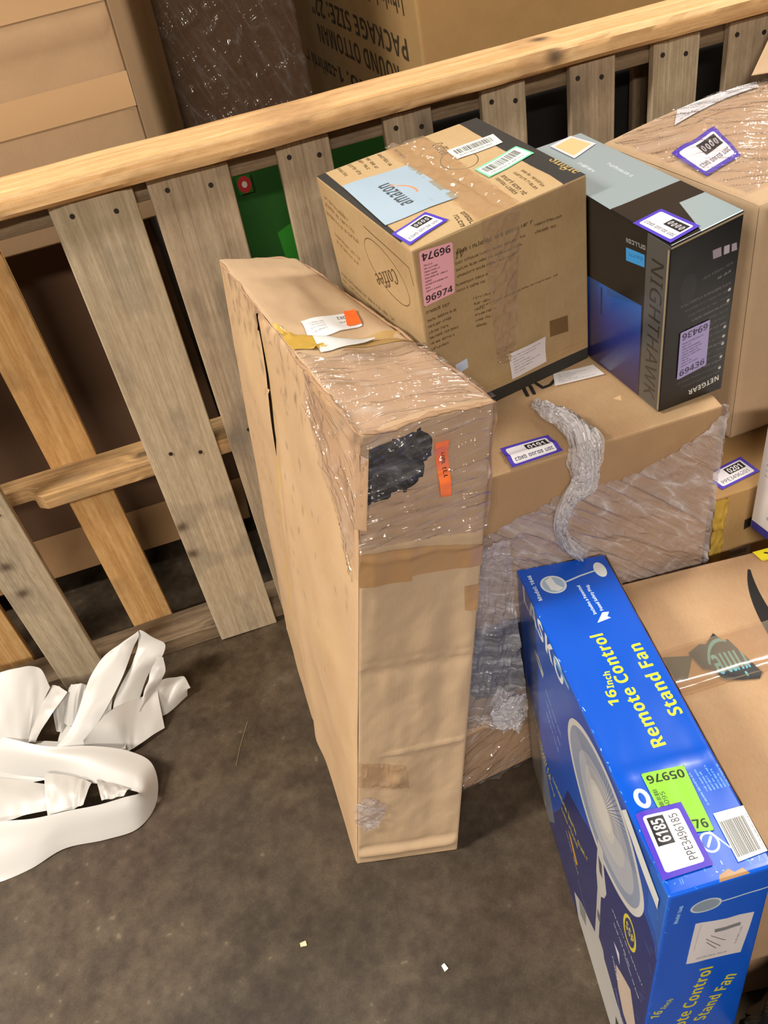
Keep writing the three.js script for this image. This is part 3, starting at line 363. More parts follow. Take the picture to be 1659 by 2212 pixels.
// the router box
{ const k = { LTN: [0.413, 0.985, -0.934], RTN: [0.521, 0.995, -0.967], LBN: [0.421, 0.718, -0.96], RBN: [0.526, 0.718, -0.984], LBF: [0.335, 0.739, -1.273], RBF: [0.442, 0.744, -1.301], LTF: [0.328, 1.01, -1.252], RTF: [0.433, 1.013, -1.279] };
  for (const e of ['LT', 'RT', 'LB', 'RB']) k[e + 'F'] = k[e + 'F'].map((v, i) => k[e + 'N'][i] + (v - k[e + 'N'][i]) * 1.1);
  const g = thing('router_box', 'glossy black router box with violet label, standing on the wrapped carton', 'box'), q = 1 / 1.1;
  const top = new Print(0.114, 0.356, '#16181b', 0, 2400); top.poly([[-0.02, 0.385 * q], [1.02, 0.37 * q], [1.02, 1.01], [-0.02, 1.01]], '#8f9fa6').poly([[0.64, 0.23 * q], [1.02, 0.22 * q], [1.02, -0.01], [0.40, -0.01]], '#93a3a9').marks([0.4, 0.75], [0.4, 0.64], 0.01, '#c9d3d8').marks([0.65, 0.66], [0.65, 0.5], 0.01, '#c4ced3');
  const left = new Print(0.358, 0.265, '#101215', 0, 2000), L = (s) => 1 - (1 - s) * q; left.poly([[-0.01, 0.50], [L(0.474), 0.538], [L(0.60), 0.555], [L(0.60), 0.5], [L(0.845), 0.586], [L(0.85), -0.01], [-0.01, -0.01]], '#173a86');
  const gr = left.x.createLinearGradient(0, left.H * 0.45, 0, left.H); gr.addColorStop(0, 'rgba(32,92,170,0.8)'); gr.addColorStop(0.35, 'rgba(36,50,124,0.9)'); gr.addColorStop(1, 'rgba(30,20,62,0.95)'); left.poly([[-0.01, 0.50], [L(0.474), 0.538], [L(0.845), 0.586], [L(0.85), -0.01], [-0.01, -0.01]], gr).line([[L(0.56), 0.52], [L(0.56), 0.36]], '#14224a', 0.004);
  left.poly([[L(0.862), 1.01], [1.01, 1.01], [1.01, -0.01], [L(0.857), -0.01]], '#4a4a48').text('NIGHTHAWK', [L(0.895), 0.90], [L(0.89), 0.06], 0.034, '#24211f', 'sans-serif', 'normal').poly([[L(0.732), 0.782], [L(0.853), 0.809], [L(0.85), 0.876], [L(0.729), 0.854]], '#2f8fd0').marks([L(0.84), 0.858], [L(0.745), 0.835], 0.009, '#1d6aa8').marks([L(0.85), 0.925], [L(0.73), 0.905], 0.012, '#8c8f92');
  const front = new Print(0.107, 0.27, '#131416', 0, 2600); for (let k2 = 0; k2 < 15; k2++) { const t = 0.64 - k2 * 0.037; front.marks([0.93, t + 0.012], [0.22 + (k2 % 4) * 0.06, t], 0.0055, k2 % 3 ? '#4c4c4c' : '#6d6a6c'); } front.marks([0.92, 0.76], [0.5, 0.745], 0.006, '#55545a');
  front.poly([[0.62, 0.822], [0.74, 0.818], [0.72, 0.868], [0.60, 0.870]], '#9d909c').poly([[0.77, 0.818], [0.85, 0.816], [0.84, 0.86], [0.76, 0.863]], '#b9aab8').poly([[0.88, 0.815], [0.96, 0.812], [0.94, 0.853], [0.87, 0.856]], '#a89aa6').marks([0.90, 0.72], [0.72, 0.71], 0.006, '#8a8a86').text('NETGEAR', [0.93, 0.105], [0.45, 0.078], 0.0125, '#d9d7cf'); for (const t of [0.61, 0.55, 0.4, 0.345, 0.30, 0.22, 0.15]) front.ellipse([0.92, t], 0.0025, 0.0025, '#b9b8ae');
  front.ellipse([0.30, 0.72], 0.012, 0.022, '#222326');
  const gl = { roughness: 0.26, clearcoat: 0.5, clearcoatRoughness: 0.18 }, S = carton(g, k, new THREE.MeshPhysicalMaterial({ color: 0x121316, roughness: 0.3, side: THREE.DoubleSide }), { mats: { top: top.mat(gl), left: left.mat(gl), front: front.mat({ roughness: 0.4 }) }, dent: 0.0008, r: 0.0025 });
  sticker('lid_edge', S.front, [[0.0, 0.985], [1, 0.985], [1, 0.996], [0, 0.996]], new THREE.MeshStandardMaterial({ color: 0xa9967a, roughness: 0.8, side: THREE.DoubleSide }), g, { lift: 0.0012, label: 'bare cardboard edge of the lid' });
  sticker('worn_edge', S.left, [[0.990, 0.02], [1.0, 0.02], [1.0, 0.98], [0.990, 0.98]], new THREE.MeshStandardMaterial({ color: 0x8f7f62, roughness: 0.8, side: THREE.DoubleSide }), g, { lift: 0.0008, ny: 30, label: 'worn kraft edge' });
  sticker('inventory_label', S.top, [[-0.01, 0.229 * q], [0.03, 0.015 * q], [0.46, 0.028 * q], [0.40, 0.235 * q]], violetLabel(null, null), g, { label: 'violet bordered label' });
  sticker('plain_label', S.top, [[0.447, 0.87 * q], [0.91, 0.93 * q], [0.81, 1.09 * q], [0.421, 1.06 * q]], labelMat(160, 120, (x, w, h) => { x.fillStyle = '#d8cbd2'; x.fillRect(0, 0, w, h); x.fillStyle = '#d9b483'; x.fillRect(14, 14, w - 28, h - 28); }), g, { label: 'peach label with pale border' });
  sticker('number_label', S.front, [[0.238, 0.187], [0.686, 0.209], [0.665, 0.488], [0.234, 0.483]], tallLabel('#a79bcf', '#3b3352', '69436'), g, { label: 'lilac number label' }); }

// the big carton on the right and the one under it
{ const g = thing('lower_carton', 'shadowed carton with violet label 0201, under the big right hand carton', 'carton');
  const k = { LTN: [0.545, 0.484, -1.0], LBN: [0.545, 0, -1.0], RTN: [1.05, 0.484, -1.06], RBN: [1.05, 0, -1.06], LTF: [0.495, 0.484, -1.46], LBF: [0.495, 0, -1.46], RTF: [1.0, 0.484, -1.52], RBF: [1.0, 0, -1.52] };
  const pr = new Print(0.509, 0.487, cssOf(C.gold, 0.95), 0.3, 1200); pr.poly([[0.128, 0.80], [0.17, 0.815], [0.17, 0.86], [0.125, 0.85]], '#2c241c');
  const S = carton(g, k, M.gold, { mats: { front: pr.mat() }, dent: 0.0012, disp: { front: (s, t) => -0.006 * bump(s, 0.075, 0.01) + 0.004 * bump(t, 0.86, 0.006) } });
  sticker('inventory_label', S.top, [[0.043, 0.03], [0.2, 0.064], [0.186, 0.165], [0.025, 0.13]], violetLabel('0201', 'PPE3496201'), g, { label: 'violet bordered label 0201' });
  sticker('packing_tape', S.front, [[-0.002, 0.60], [0.045, 0.60], [0.05, 0.99], [0.0, 0.99]], M.yellowTape, g, { curl: (u, v) => 0.004 * ridge(u * 4, v * 9), ny: 30, label: 'yellowish packing tape' });
  sticker('barcode_label', S.front, [[0.07, 0.66], [0.165, 0.66], [0.165, 0.715], [0.07, 0.715]], barcodeLabel('#c4c2c0', '#c4c2c0', 31), g, { label: 'white barcode label' }); }
{ const g = thing('large_carton', 'big tan carton at the right edge with film glinting on its top', 'carton');
  const k = { LTN: [0.63, 0.919, -1.13], LBN: [0.63, 0.489, -1.13], LTF: [0.519, 0.925, -1.5], LBF: [0.519, 0.489, -1.5], RTN: [1.08, 0.93, -1.22], RBN: [1.08, 0.489, -1.22], RTF: [0.97, 0.955, -1.575], RBF: [0.97, 0.489, -1.575] };
  const S = carton(g, k, M.light, { dent: 0.005, r: 0.012, disp: { top: (s, t) => 0.03 * Math.sin(Math.PI * clamp(s * 1.2)) * Math.sin(Math.PI * clamp(t * 0.85)), left: (s, t) => 0.008 * bump(s, 0.5, 0.35) * bump(t, 0.5, 0.4) } });
  sticker('shipping_label', S.top, [[0.20, 0.80], [0.60, 0.86], [0.66, 0.975], [0.30, 0.94]], labelMat(320, 140, (x, w, h) => { x.fillStyle = '#dde0e4'; x.fillRect(0, 0, w, h); x.fillStyle = '#9a9da2'; x.fillRect(200, 60, 60, 20); dashes(x, 20, 110, 110, 14, '#8d9096', rng(6)); }), g, { lift: 0.003, label: 'pale grey shipping label' });
  sticker('inventory_label', S.top, [[0.027, 0.327], [0.169, 0.344], [0.237, 0.606], [0.061, 0.597]], violetLabel(null, null), g, { lift: 0.003, curl: (u, v) => 0.0015 * Math.sin(u * 9) * v, label: 'crumpled violet bordered label' });
  filmSheet('stretch_film', S.top, 0.02, 0.98, 0.1, 0.93, M.film, g, { amp: 0.010, fx: 2, fy: 16, dir: 0.75, seed: 21, n: 120, m: 120 });
  const fl = new Surf([0.80, 0.975, -1.52], [1.02, 0.975, -1.475], [1.05, 1.02, -1.535], [0.86, 1.035, -1.57], (s, t) => 0.006 * fbm(s * 4, t * 4, 3)); mesh('loose_flap', panelGeo(fl, { cell: 0.02 }), M.light, g); }

// ------------------------------------------------------------------ right foreground
{ const g = thing('prime_carton', 'tan carton with black smile and torn prime tape, right of the blue fan box', 'carton');
  const k = { LTF: [0.337, 0.41, -0.926], LBF: [0.337, 0, -0.926], RTF: [0.93, 0.41, -0.943], RBF: [0.93, 0, -0.943], LTN: [0.342, 0.405, -0.43], LBN: [0.342, 0, -0.43], RTN: [0.93, 0.41, -0.43], RBN: [0.93, 0, -0.43] };
  const pr = new Print(0.588, 0.506, cssOf(0xb99672, 0.97), 0.32, 1700), q = (s, t) => [s, 1 - (1 - t) * 0.545 / 0.506];
  const x = pr.x; x.fillStyle = '#1d1b1c'; x.beginPath(); const P = (s, t) => pr.p(q(s, t)); x.moveTo(...P(0.376, 0.935)); x.quadraticCurveTo(...P(0.302, 0.80), ...P(0.325, 0.54)); x.lineTo(...P(0.40, 0.48)); x.quadraticCurveTo(...P(0.335, 0.72), ...P(0.382, 0.93)); x.closePath(); x.fill();
  const S = carton(g, k, M.old, { mats: { top: pr.mat() }, dent: 0.004, disp: { top: (s, t) => 0.003 * bump(t, 0.935, 0.01) - 0.003 * bump(t - s * 0.06, 0.55, 0.012) } });
  const tape = labelMat(360, 180, (y, w, h) => { y.clearRect(0, 0, w, h); y.fillStyle = '#1c1c1f'; y.fillRect(0, 0, w, h); y.fillStyle = '#5aa3b8'; y.save(); y.translate(w, h); y.rotate(Math.PI); fit(y, 'rime', 150, 70, 190, 84); y.strokeStyle = '#5aa3b8'; y.lineWidth = 12; y.beginPath(); y.arc(150, 20, 130, 0.5, 1.9); y.stroke(); y.restore(); }, 0.25);
  // the torn scrap of branded tape: a ragged outline
  const o = [[0.108, 0.69], [0.145, 0.71], [0.160, 0.705], [0.192, 0.735], [0.205, 0.70], [0.217, 0.705], [0.250, 0.575], [0.236, 0.558], [0.196, 0.566], [0.160, 0.578], [0.140, 0.618], [0.122, 0.63]].map(([s, t]) => q(s, t)), sh = new THREE.ShapeGeometry(new THREE.Shape(o.map(([s, t]) => new THREE.Vector2(s, t)))), pp = sh.attributes.position, uu = sh.attributes.uv;
  for (let i = 0; i < pp.count; i++) { const s = pp.getX(i), t = pp.getY(i), v = S.top.at(s, t, 0.0025); uu.setXY(i, (s - 0.1) / 0.16, (t - q(0, 0.55)[1]) / (q(0, 0.74)[1] - q(0, 0.55)[1])); pp.setXYZ(i, v.x, v.y, v.z); } sh.computeVertexNormals(); mesh('branded_tape', sh, tape, g, 'torn black tape with pale blue lettering');
  sticker('branded_tape', S.top, [q(0.0, 0.62), q(0.075, 0.61), q(0.115, 0.68), q(0.04, 0.70)], M.blackPlastic, g, { lift: 0.0012, label: 'black tape end beside the blue box' });
  sticker('clear_tape', S.top, [q(0.0, 0.56), q(0.55, 0.60), q(0.55, 0.75), q(0.0, 0.71)], M.clearTape, g, { lift: 0.0032, nx: 60, ny: 16, curl: (u, v) => 0.0006 * ridge(u * 14, v * 4) + 0.004 * bump(u, 0.66, 0.05) * ridge(u * 30, v * 6) });
  sticker('warning_label', S.top, [[0.425, 0.94], [0.50, 0.945], [0.50, 0.995], [0.415, 0.992]], labelMat(96, 80, (y, w, h) => { y.fillStyle = '#e9d81e'; y.fillRect(0, 0, w, h); y.strokeStyle = '#24210f'; y.lineWidth = 9; y.beginPath(); y.moveTo(30, 22); y.lineTo(48, 44); y.lineTo(40, 66); y.moveTo(48, 44); y.lineTo(66, 38); y.stroke(); }), g, { lift: 0.004, label: 'bright yellow label with a black mark' }); }
{ const g = thing('white_box', 'white box with violet lower edge, cut off by the right edge of the picture', 'box');
  const k = { LBF: [0.606, 0.416, -0.985], LBN: [0.668, 0.416, -0.757], RBF: [0.86, 0.416, -0.93], RBN: [0.92, 0.416, -0.70], LTF: [0.609, 0.66, -0.985], LTN: [0.671, 0.66, -0.757], RTF: [0.86, 0.66, -0.93], RTN: [0.92, 0.66, -0.70] };
  const pr = new Print(0.236, 0.248, '#e8e3e2', 0.05, 1600); pr.poly([[-0.01, -0.01], [1.01, -0.01], [1.01, 0.09], [-0.01, 0.07]], '#3d3a94'); for (let i = 0; i < 9; i++) pr.marks([0.05, 0.85 - i * 0.045], [0.7 - (i % 3) * 0.1, 0.85 - i * 0.045], 0.0045, '#8d8a94'); pr.marks([0.13, 0.16], [0.5, 0.16], 0.012, '#9a98a4');
  carton(g, k, new THREE.MeshStandardMaterial({ color: 0xe6e1e0, roughness: 0.5, side: THREE.DoubleSide }), { mats: { left: pr.mat({ roughness: 0.5 }) }, dent: 0.0006, r: 0.002 }); }
lump('black_bag', 'black plastic bag on the floor at the lower right corner', 'bag', [0.485, 0.135, -0.285], [0.165, 0.15, 0.12], M.blackPlastic, 6, 0.25, 2.2);

// the fan box
{ const g = thing('fan_box', 'bright blue stand fan box with yellow lettering, standing in the right foreground', 'box');
  const k = { LTN: [0.205, 0.538, -0.372], RTN: [0.325, 0.539, -0.38], LTF: [0.184, 0.507, -0.918], RTF: [0.327, 0.499, -0.918], LBN: [0.165, 0, -0.337], RBN: [0.307, 0, -0.345], LBF: [0.175, 0, -0.891], RBF: [0.296, 0, -0.889] };
  const blue = '#0052c8', yel = '#f2e13c', wht = '#eef2f6';
  const top = new Print(0.131, 0.540, blue, 0, 2600);
  top.text('16', [0.375, 0.458], [0.405, 0.510], 0.0185, yel).text('Inch', [0.405, 0.513], [0.44, 0.568], 0.0125, yel).text('Remote Control', [0.62, 0.321], [0.555, 0.699], 0.0245, yel).text('Stand Fan', [0.925, 0.396], [0.87, 0.641], 0.0245, yel);
  top.text('Model: 1646', [0.125, 0.855], [0.125, 0.965], 0.0072, wht).text('Includes a Patented', [0.60, 0.767], [0.575, 0.89], 0.0062, wht).text('Fused Safety Plug.', [0.685, 0.774], [0.66, 0.885], 0.0062, wht).poly([[0.56, 0.735], [0.66, 0.768], [0.73, 0.765], [0.69, 0.75], [0.72, 0.742]], wht);
  top.ellipse([0.31, 0.91], 0.0185, 0.0205, '#dfe6ec').ellipse([0.31, 0.91], 0.0155, 0.0175, '#a9c0d8').poly([[0.24, 0.93], [0.32, 0.945], [0.34, 0.91], [0.40, 0.89], [0.33, 0.88], [0.26, 0.89]], '#e9edf0').line([[0.45, 0.913], [0.62, 0.925], [0.82, 0.935]], '#d3dae0', 0.003).ellipse([0.865, 0.935], 0.0085, 0.018, '#e4e8ea');
  top.ellipse([0.17, 0.213], 0.0068, 0.0105, wht, 0.0055); for (let i = 0; i < 7; i++) top.marks([0.77 + i * 0.036, 0.19], [0.76 + i * 0.036, 0.25 - (i % 3) * 0.012], 0.0035, '#9fc0ee'); top.marks([0.72, 0.16], [0.70, 0.24], 0.004, '#9fc0ee'); top.ellipse([0.56, 0.082], 0.010, 0.011, wht, 0.0025).line([[0.53, 0.075], [0.59, 0.092]], wht, 0.003).line([[0.6, 0.105], [0.71, 0.060]], '#cfdbe8', 0.0018);
  const R = rng(77); for (let i = 0; i < 60; i++) { const e = R() < 0.5, s = e ? R() * 0.03 : R(), t = e ? R() : R() * 0.035, l = 0.004 + R() * 0.02; top.line([[s, t], [s + (R() - 0.5) * 0.05, t + (R() - 0.5) * l * 1.5]], R() < 0.7 ? '#5b9be8' : '#dfe8f0', 0.0004 + R() * 0.0007); }   // scuffs
  top.poly([[0.45, -0.01], [0.50, 0.014], [0.60, 0.022], [0.64, 0.012], [0.72, 0.016], [0.80, -0.01]], '#a07a52');
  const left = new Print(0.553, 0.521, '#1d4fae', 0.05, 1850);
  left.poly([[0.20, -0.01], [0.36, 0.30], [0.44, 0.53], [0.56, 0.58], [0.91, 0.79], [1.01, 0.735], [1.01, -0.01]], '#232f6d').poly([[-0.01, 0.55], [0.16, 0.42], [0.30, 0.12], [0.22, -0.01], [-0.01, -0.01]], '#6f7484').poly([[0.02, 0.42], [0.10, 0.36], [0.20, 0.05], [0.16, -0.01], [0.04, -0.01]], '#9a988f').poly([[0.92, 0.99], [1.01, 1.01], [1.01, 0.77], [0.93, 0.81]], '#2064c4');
  left.text('LASKO', [0.05, 0.925], [0.405, 0.925], 0.05, wht).poly([[0.32, 0.985], [0.44, 0.985], [0.44, 0.97], [0.34, 0.965]], '#6fb2ea').poly([[0.13, 0.79], [0.17, 0.80], [0.22, 0.775], [0.21, 0.745], [0.15, 0.765]], '#c9c6ba').poly([[0.15, 0.785], [0.19, 0.785], [0.20, 0.765], [0.16, 0.77]], '#6a6a68');
  for (let i = 0; i < 3; i++) left.marks([0.235 + i * 0.005, 0.72 - i * 0.045], [0.375 - i * 0.01, 0.69 - i * 0.05], 0.009, '#8fb0e4');
  for (const [a, b, h] of [[[0.02, 0.43], [0.27, 0.31], 0.022], [[0.10, 0.34], [0.30, 0.28], 0.018], [[0.30, 0.36], [0.50, 0.41], 0.02], [[0.38, 0.33], [0.52, 0.37], 0.016], [[0.53, 0.40], [0.60, 0.44], 0.016]]) left.marks(a, b, h, '#d9c93c');
  left.poly([[0.44, 0.325], [0.47, 0.33], [0.53, 0.29], [0.515, 0.26]], '#d9a030').marks([0.42, 0.28], [0.53, 0.24], 0.01, '#c9c8c0').marks([0.53, 0.20], [0.6, 0.17], 0.004, '#aab2d0');
  // printed picture of the fan, lying on its side
  const hc = [0.672, 0.795]; left.ellipse(hc, 0.135, 0.092, '#d5d3cf').ellipse(hc, 0.125, 0.083, '#8f9bb4').ellipse([0.69, 0.79], 0.098, 0.064, '#b9bcc6').ellipse([0.685, 0.80], 0.07, 0.046, '#cfcdca');
  for (let i = 0; i < 110; i++) { const th = i / 110 * Math.PI * 2, c = Math.cos(th), s = Math.sin(th); left.line([[hc[0] + c * 0.045 / 0.553, hc[1] + s * 0.03 / 0.521], [hc[0] + c * 0.122 / 0.553, hc[1] + s * 0.081 / 0.521]], th > 0.4 && th < 2.6 ? '#3f4c78' : '#a4abbc', 0.0007); }
  left.ellipse([0.67, 0.80], 0.034, 0.022, '#dcd8d2').poly([[0.665, 0.66], [0.70, 0.66], [0.715, 0.60], [0.74, 0.53], [0.73, 0.49], [0.71, 0.46], [0.71, 0.24], [0.745, 0.24], [0.765, 0.20], [0.68, 0.20], [0.685, 0.46], [0.67, 0.52]], '#cdcac6').poly([[0.675, 0.60], [0.70, 0.60], [0.71, 0.55], [0.69, 0.55]], '#4b4f58').poly([[0.69, 0.36], [0.712, 0.36], [0.715, 0.32], [0.692, 0.32]], '#6b6c72').poly([[0.50, 0.075], [0.56, 0.13], [0.69, 0.21], [0.765, 0.215], [0.85, 0.20], [0.95, 0.20], [0.95, -0.01], [0.56, -0.01]], '#cfccc8').poly([[0.54, 0.11], [0.60, 0.15], [0.61, 0.09], [0.56, 0.06]], '#8f8f8f').poly([[0.86, 0.12], [0.95, 0.16], [0.95, 0.08], [0.87, 0.06]], '#3b3c3e');
  left.ellipse([0.876, 0.612], 0.018, 0.026, '#e2d347', 0.005).text('SSP', [0.853, 0.60], [0.90, 0.60], 0.022, '#e2d347').marks([0.778, 0.525], [0.962, 0.54], 0.007, wht).marks([0.793, 0.485], [0.90, 0.482], 0.007, wht).marks([0.86, 0.47], [0.957, 0.462], 0.007, wht).poly([[0.80, 0.41], [0.835, 0.42], [0.845, 0.38]], '#e8e6ee').poly([[0.825, 0.34], [0.915, 0.41], [0.962, 0.335], [0.965, 0.24], [0.90, 0.24], [0.855, 0.28]], '#d9c3b2').marks([0.84, 0.24], [0.93, 0.15], 0.012, '#8b88b8').marks([0.8, 0.33], [0.84, 0.30], 0.01, wht);
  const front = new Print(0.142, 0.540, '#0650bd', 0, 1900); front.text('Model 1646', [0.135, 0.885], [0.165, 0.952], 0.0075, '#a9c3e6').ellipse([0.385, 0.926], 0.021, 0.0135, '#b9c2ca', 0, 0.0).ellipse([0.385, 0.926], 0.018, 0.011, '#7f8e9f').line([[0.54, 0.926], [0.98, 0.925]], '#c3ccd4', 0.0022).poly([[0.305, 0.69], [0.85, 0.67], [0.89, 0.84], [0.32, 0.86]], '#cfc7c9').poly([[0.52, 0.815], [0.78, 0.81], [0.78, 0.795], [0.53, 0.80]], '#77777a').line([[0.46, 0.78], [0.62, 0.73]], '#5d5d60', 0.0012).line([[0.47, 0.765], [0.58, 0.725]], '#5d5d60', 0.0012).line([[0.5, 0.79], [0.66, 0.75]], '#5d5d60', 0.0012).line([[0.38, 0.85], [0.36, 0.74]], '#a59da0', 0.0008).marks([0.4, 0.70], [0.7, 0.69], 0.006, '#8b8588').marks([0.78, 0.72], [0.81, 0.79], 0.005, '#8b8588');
  const shadedYel = '#cdbb2e'; front.text('16', [0.125, 0.445], [0.17, 0.485], 0.018, shadedYel).text('Inch', [0.18, 0.49], [0.255, 0.535], 0.011, shadedYel).text('Remote Control', [0.36, 0.245], [0.60, 0.645], 0.026, shadedYel).text('Stand Fan', [0.63, 0.36], [0.87, 0.57], 0.026, shadedYel);  // same inks as the top, darkened here: end face shade put into the colour
  for (let i = 0; i < 24; i++) { const s = R() * 0.03, t = R(); front.line([[s, t], [s + R() * 0.04, t + (R() - 0.5) * 0.02]], '#5d97d8', 0.0005); left.line([[1 - s, t], [1 - s - R() * 0.03, t + (R() - 0.5) * 0.03]], '#6f9fe0', 0.0006); }
  const gl = { roughness: 0.3, clearcoat: 0.35, clearcoatRoughness: 0.2 };
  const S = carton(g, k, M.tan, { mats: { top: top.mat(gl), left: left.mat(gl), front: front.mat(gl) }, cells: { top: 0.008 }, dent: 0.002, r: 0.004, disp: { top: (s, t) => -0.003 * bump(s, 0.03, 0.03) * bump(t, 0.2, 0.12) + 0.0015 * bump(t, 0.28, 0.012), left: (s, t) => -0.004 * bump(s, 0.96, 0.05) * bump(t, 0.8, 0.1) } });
  sticker('number_label', S.top, [[0.266, 0.117], [0.645, 0.102], [0.671, 0.262], [0.257, 0.268]], tallLabel('#86cf35', '#16200c', '05976', '46095'), g, { label: 'lime green label 05976' });
  sticker('barcode_label', S.top, [[0.708, 0.027], [0.708, 0.137], [1.0, 0.137], [0.995, 0.032]].map((p, i, a) => a[[3, 2, 1, 0][i]]), labelMat(260, 180, (x, w, h) => { const r = rng(61); x.fillStyle = '#eceae4'; x.fillRect(0, 0, w, h); let p = 16; while (p < w - 30) { const b = 2 + r() * 7; x.fillStyle = '#2c2b2e'; x.fillRect(20, p * 0.66, w - 70, b * 0.6); p += b + 2 + r() * 6; } dashes(x, 30, h - 10, w - 40, 10, '#5b5a60', r); }), g, { label: 'white barcode label' });
  sticker('inventory_label', S.top, [[0.49, 0.035], [0.482, 0.180], [0.043, 0.182], [0.012, 0.033]], violetLabel('6185', 'PPE3496185'), g, { lift: 0.0023, label: 'violet bordered label 6185' });
  sticker('paper_label', S.left, [[0.78, 0.965], [0.97, 0.90], [0.972, 0.945], [0.80, 0.998]], new THREE.MeshStandardMaterial({ color: 0xd6d8d4, roughness: 0.5, side: THREE.DoubleSide }), g, { lift: 0.0014, label: 'blank white sticker' });
  const t1 = new Surf(...['RTN', 'RTF', 'RTF', 'RTN'].map((c, i) => { const v = [...k[c]]; v[0] += i < 2 ? 0.002 : 0.001; v[1] += i < 2 ? -0.02 : 0.001; return v; }), (s, t) => 0.003 * fbm(s * 30, t * 4, 3)); mesh('worn_edge', panelGeo(t1, { cell: 0.01, r: 0.001 }), M.old, g, 'torn kraft edge'); }

// ------------------------------------------------------------------ the tall carton
{ const g = thing('tall_carton', 'tall narrow battered carton leaning right, torn at its top front corner', 'carton');
  const k = { LTN: [-0.009, 0.905, -0.8], RTN: [0.164, 0.88, -0.848], LTF: [-0.18, 0.919, -1.375], RTF: [-0.053, 0.881, -1.4], LBN: [-0.189, 0, -0.764], RBN: [-0.002, 0, -0.749], LBF: [-0.29, 0, -1.38], RBF: [-0.13, 0, -1.4] };
  const hole = [[0.069, 0.974], [0.193, 0.977], [0.312, 0.981], [0.421, 0.986], [0.498, 0.975], [0.531, 0.967], [0.529, 0.948], [0.481, 0.929], [0.475, 0.91], [0.414, 0.903], [0.363, 0.899], [0.326, 0.892], [0.29, 0.901], [0.253, 0.896], [0.216, 0.89], [0.141, 0.891], [0.066, 0.887], [0.055, 0.908]];
  const slit = [[0.325, 0.985], [0.41, 0.985], [0.398, 0.92], [0.380, 0.84], [0.360, 0.70], [0.348, 0.82], [0.335, 0.93]];
  const crease = (t, c, a, w) => a * bump(t, c, w);
  const disp = {
    front: (s, t) => { const e = crease(t - (s - 0.5) * -0.03, 0.553, 0.0022, 0.004) - crease(t + s * 0.03, 0.56, 0.003, 0.02) + (s > 0.17 ? crease(t + s * 0.012, 0.341, 0.0032, 0.004) * Math.min(1, (s - 0.17) * 5) : 0) + crease(t, 0.036, 0.006, 0.010) - crease(t, 0.055, 0.002, 0.01); let w = 0; for (let q = 0; q < 7; q++) w += crease(t + s * 0.03 + 0.006 * fbm(s * 5, q, 2), 0.79 + q * 0.021, 0.0022, 0.006); return e + w * (t > 0.76 ? 1 : 0) + 0.006 * bump(s, 0.37, 0.06) * bump(t, 0.262, 0.016) + 0.002 * fbm(s * 6, t * 22, 3); },
    top: (s, t) => -0.010 * bump(t + s * 0.14 - 0.05, 0.46, 0.022) + 0.006 * bump(t, 0.75, 0.2) - 0.008 * bump(s, 0.04, 0.12) * bump(t, 0.03, 0.1) + 0.003 * fbm(s * 4, t * 9, 3) - 0.006 * bump(s, 0.95, 0.1) * bump(t, 0.05, 0.1),
    left: (s, t) => 0.006 * bump(s + t * 0.14 - 0.3, 0.26, 0.05) - 0.005 * bump(s + t * 0.14 - 0.3, 0.18, 0.015) + 0.008 * bump(s, 0.75, 0.3) * bump(t, 0.5, 0.4) + 0.005 * fbm(s * 4, t * 5, 3) - 0.012 * bump(s, 0.97, 0.08) * bump(t, 0.97, 0.05),
  };
  const stain = new Print(0.624, 0.912, cssOf(0xcfaa82, 0.93), 0.25, 1100); { const r = rng(5), blob = (s, t, rx, ry, rot, col, al) => { const x = stain.x, [a, b] = stain.p([s, t]); x.save(); x.translate(a, b); x.rotate(rot); x.scale(rx * 1100, ry * 1100); const g2 = x.createRadialGradient(0, 0, 0, 0, 0, 1); g2.addColorStop(0, `rgba(${col},${al})`); g2.addColorStop(1, `rgba(${col},0)`); x.fillStyle = g2; x.fillRect(-1, -1, 2, 2); x.restore(); };
    for (let i = 0; i < 60; i++) { const s = 0.03 + r() * 0.95; for (let j = 0; j < 5; j++) blob(s + (r() - 0.5) * 0.03, 1 - Math.pow(r(), 2) * 0.12 - (r() < 0.2 ? r() * 0.5 : 0), 0.003 + r() * 0.008, 0.004 + r() * 0.016, (r() - 0.5) * 1.2, '62,48,40', 0.10 + r() * 0.16); } for (let i = 0; i < 40; i++) blob(r(), r(), 0.02 + r() * 0.06, 0.03 + r() * 0.12, r() * 3, r() < 0.5 ? '226,196,128' : '176,146,112', 0.12);
    stain.x.globalAlpha = 0.5; stain.line([[0.43, 0.95], [0.40, 0.80], [0.32, 0.5], [0.25, 0.1]], '#c2a044', 0.012); stain.x.globalAlpha = 1; }
  const S = carton(g, k, M.light, { mats: { left: stain.mat() }, disp, holes: { front: hole, left: slit }, cells: { front: 0.0055, left: 0.009, top: 0.008 }, dent: 0.004, r: 0.006 });
  // the black padded thing inside the torn corner
  const inner = new Surf([-0.05, 0.70, -0.795], [0.10, 0.69, -0.835], [0.135, 0.868, -0.858], [0.0, 0.885, -0.82], (s, t) => 0.006 * fbm(s * 5, t * 6, 3) + 0.004 * ridge(s * 3 + t * 2, t * 5)); mesh('contents', panelGeo(inner, { cell: 0.008 }), M.blackPlastic, g, 'black plastic wrapped contents');
  filmSheet('inner_film', inner, 0.05, 0.7, 0.45, 0.98, M.film, g, { amp: 0.008, fx: 5, fy: 8, dir: 0.8, seed: 31, n: 50, m: 50 });
  const flapS = new Surf([-0.041, 0.775, -0.787], [-0.026, 0.775, -0.778], [-0.004, 0.875, -0.79], [-0.018, 0.88, -0.803], (s, t) => 0.004 * fbm(s * 3, t * 7, 2)); mesh('torn_flap', panelGeo(flapS, { cell: 0.006, r: 0.002 }), M.old, g);
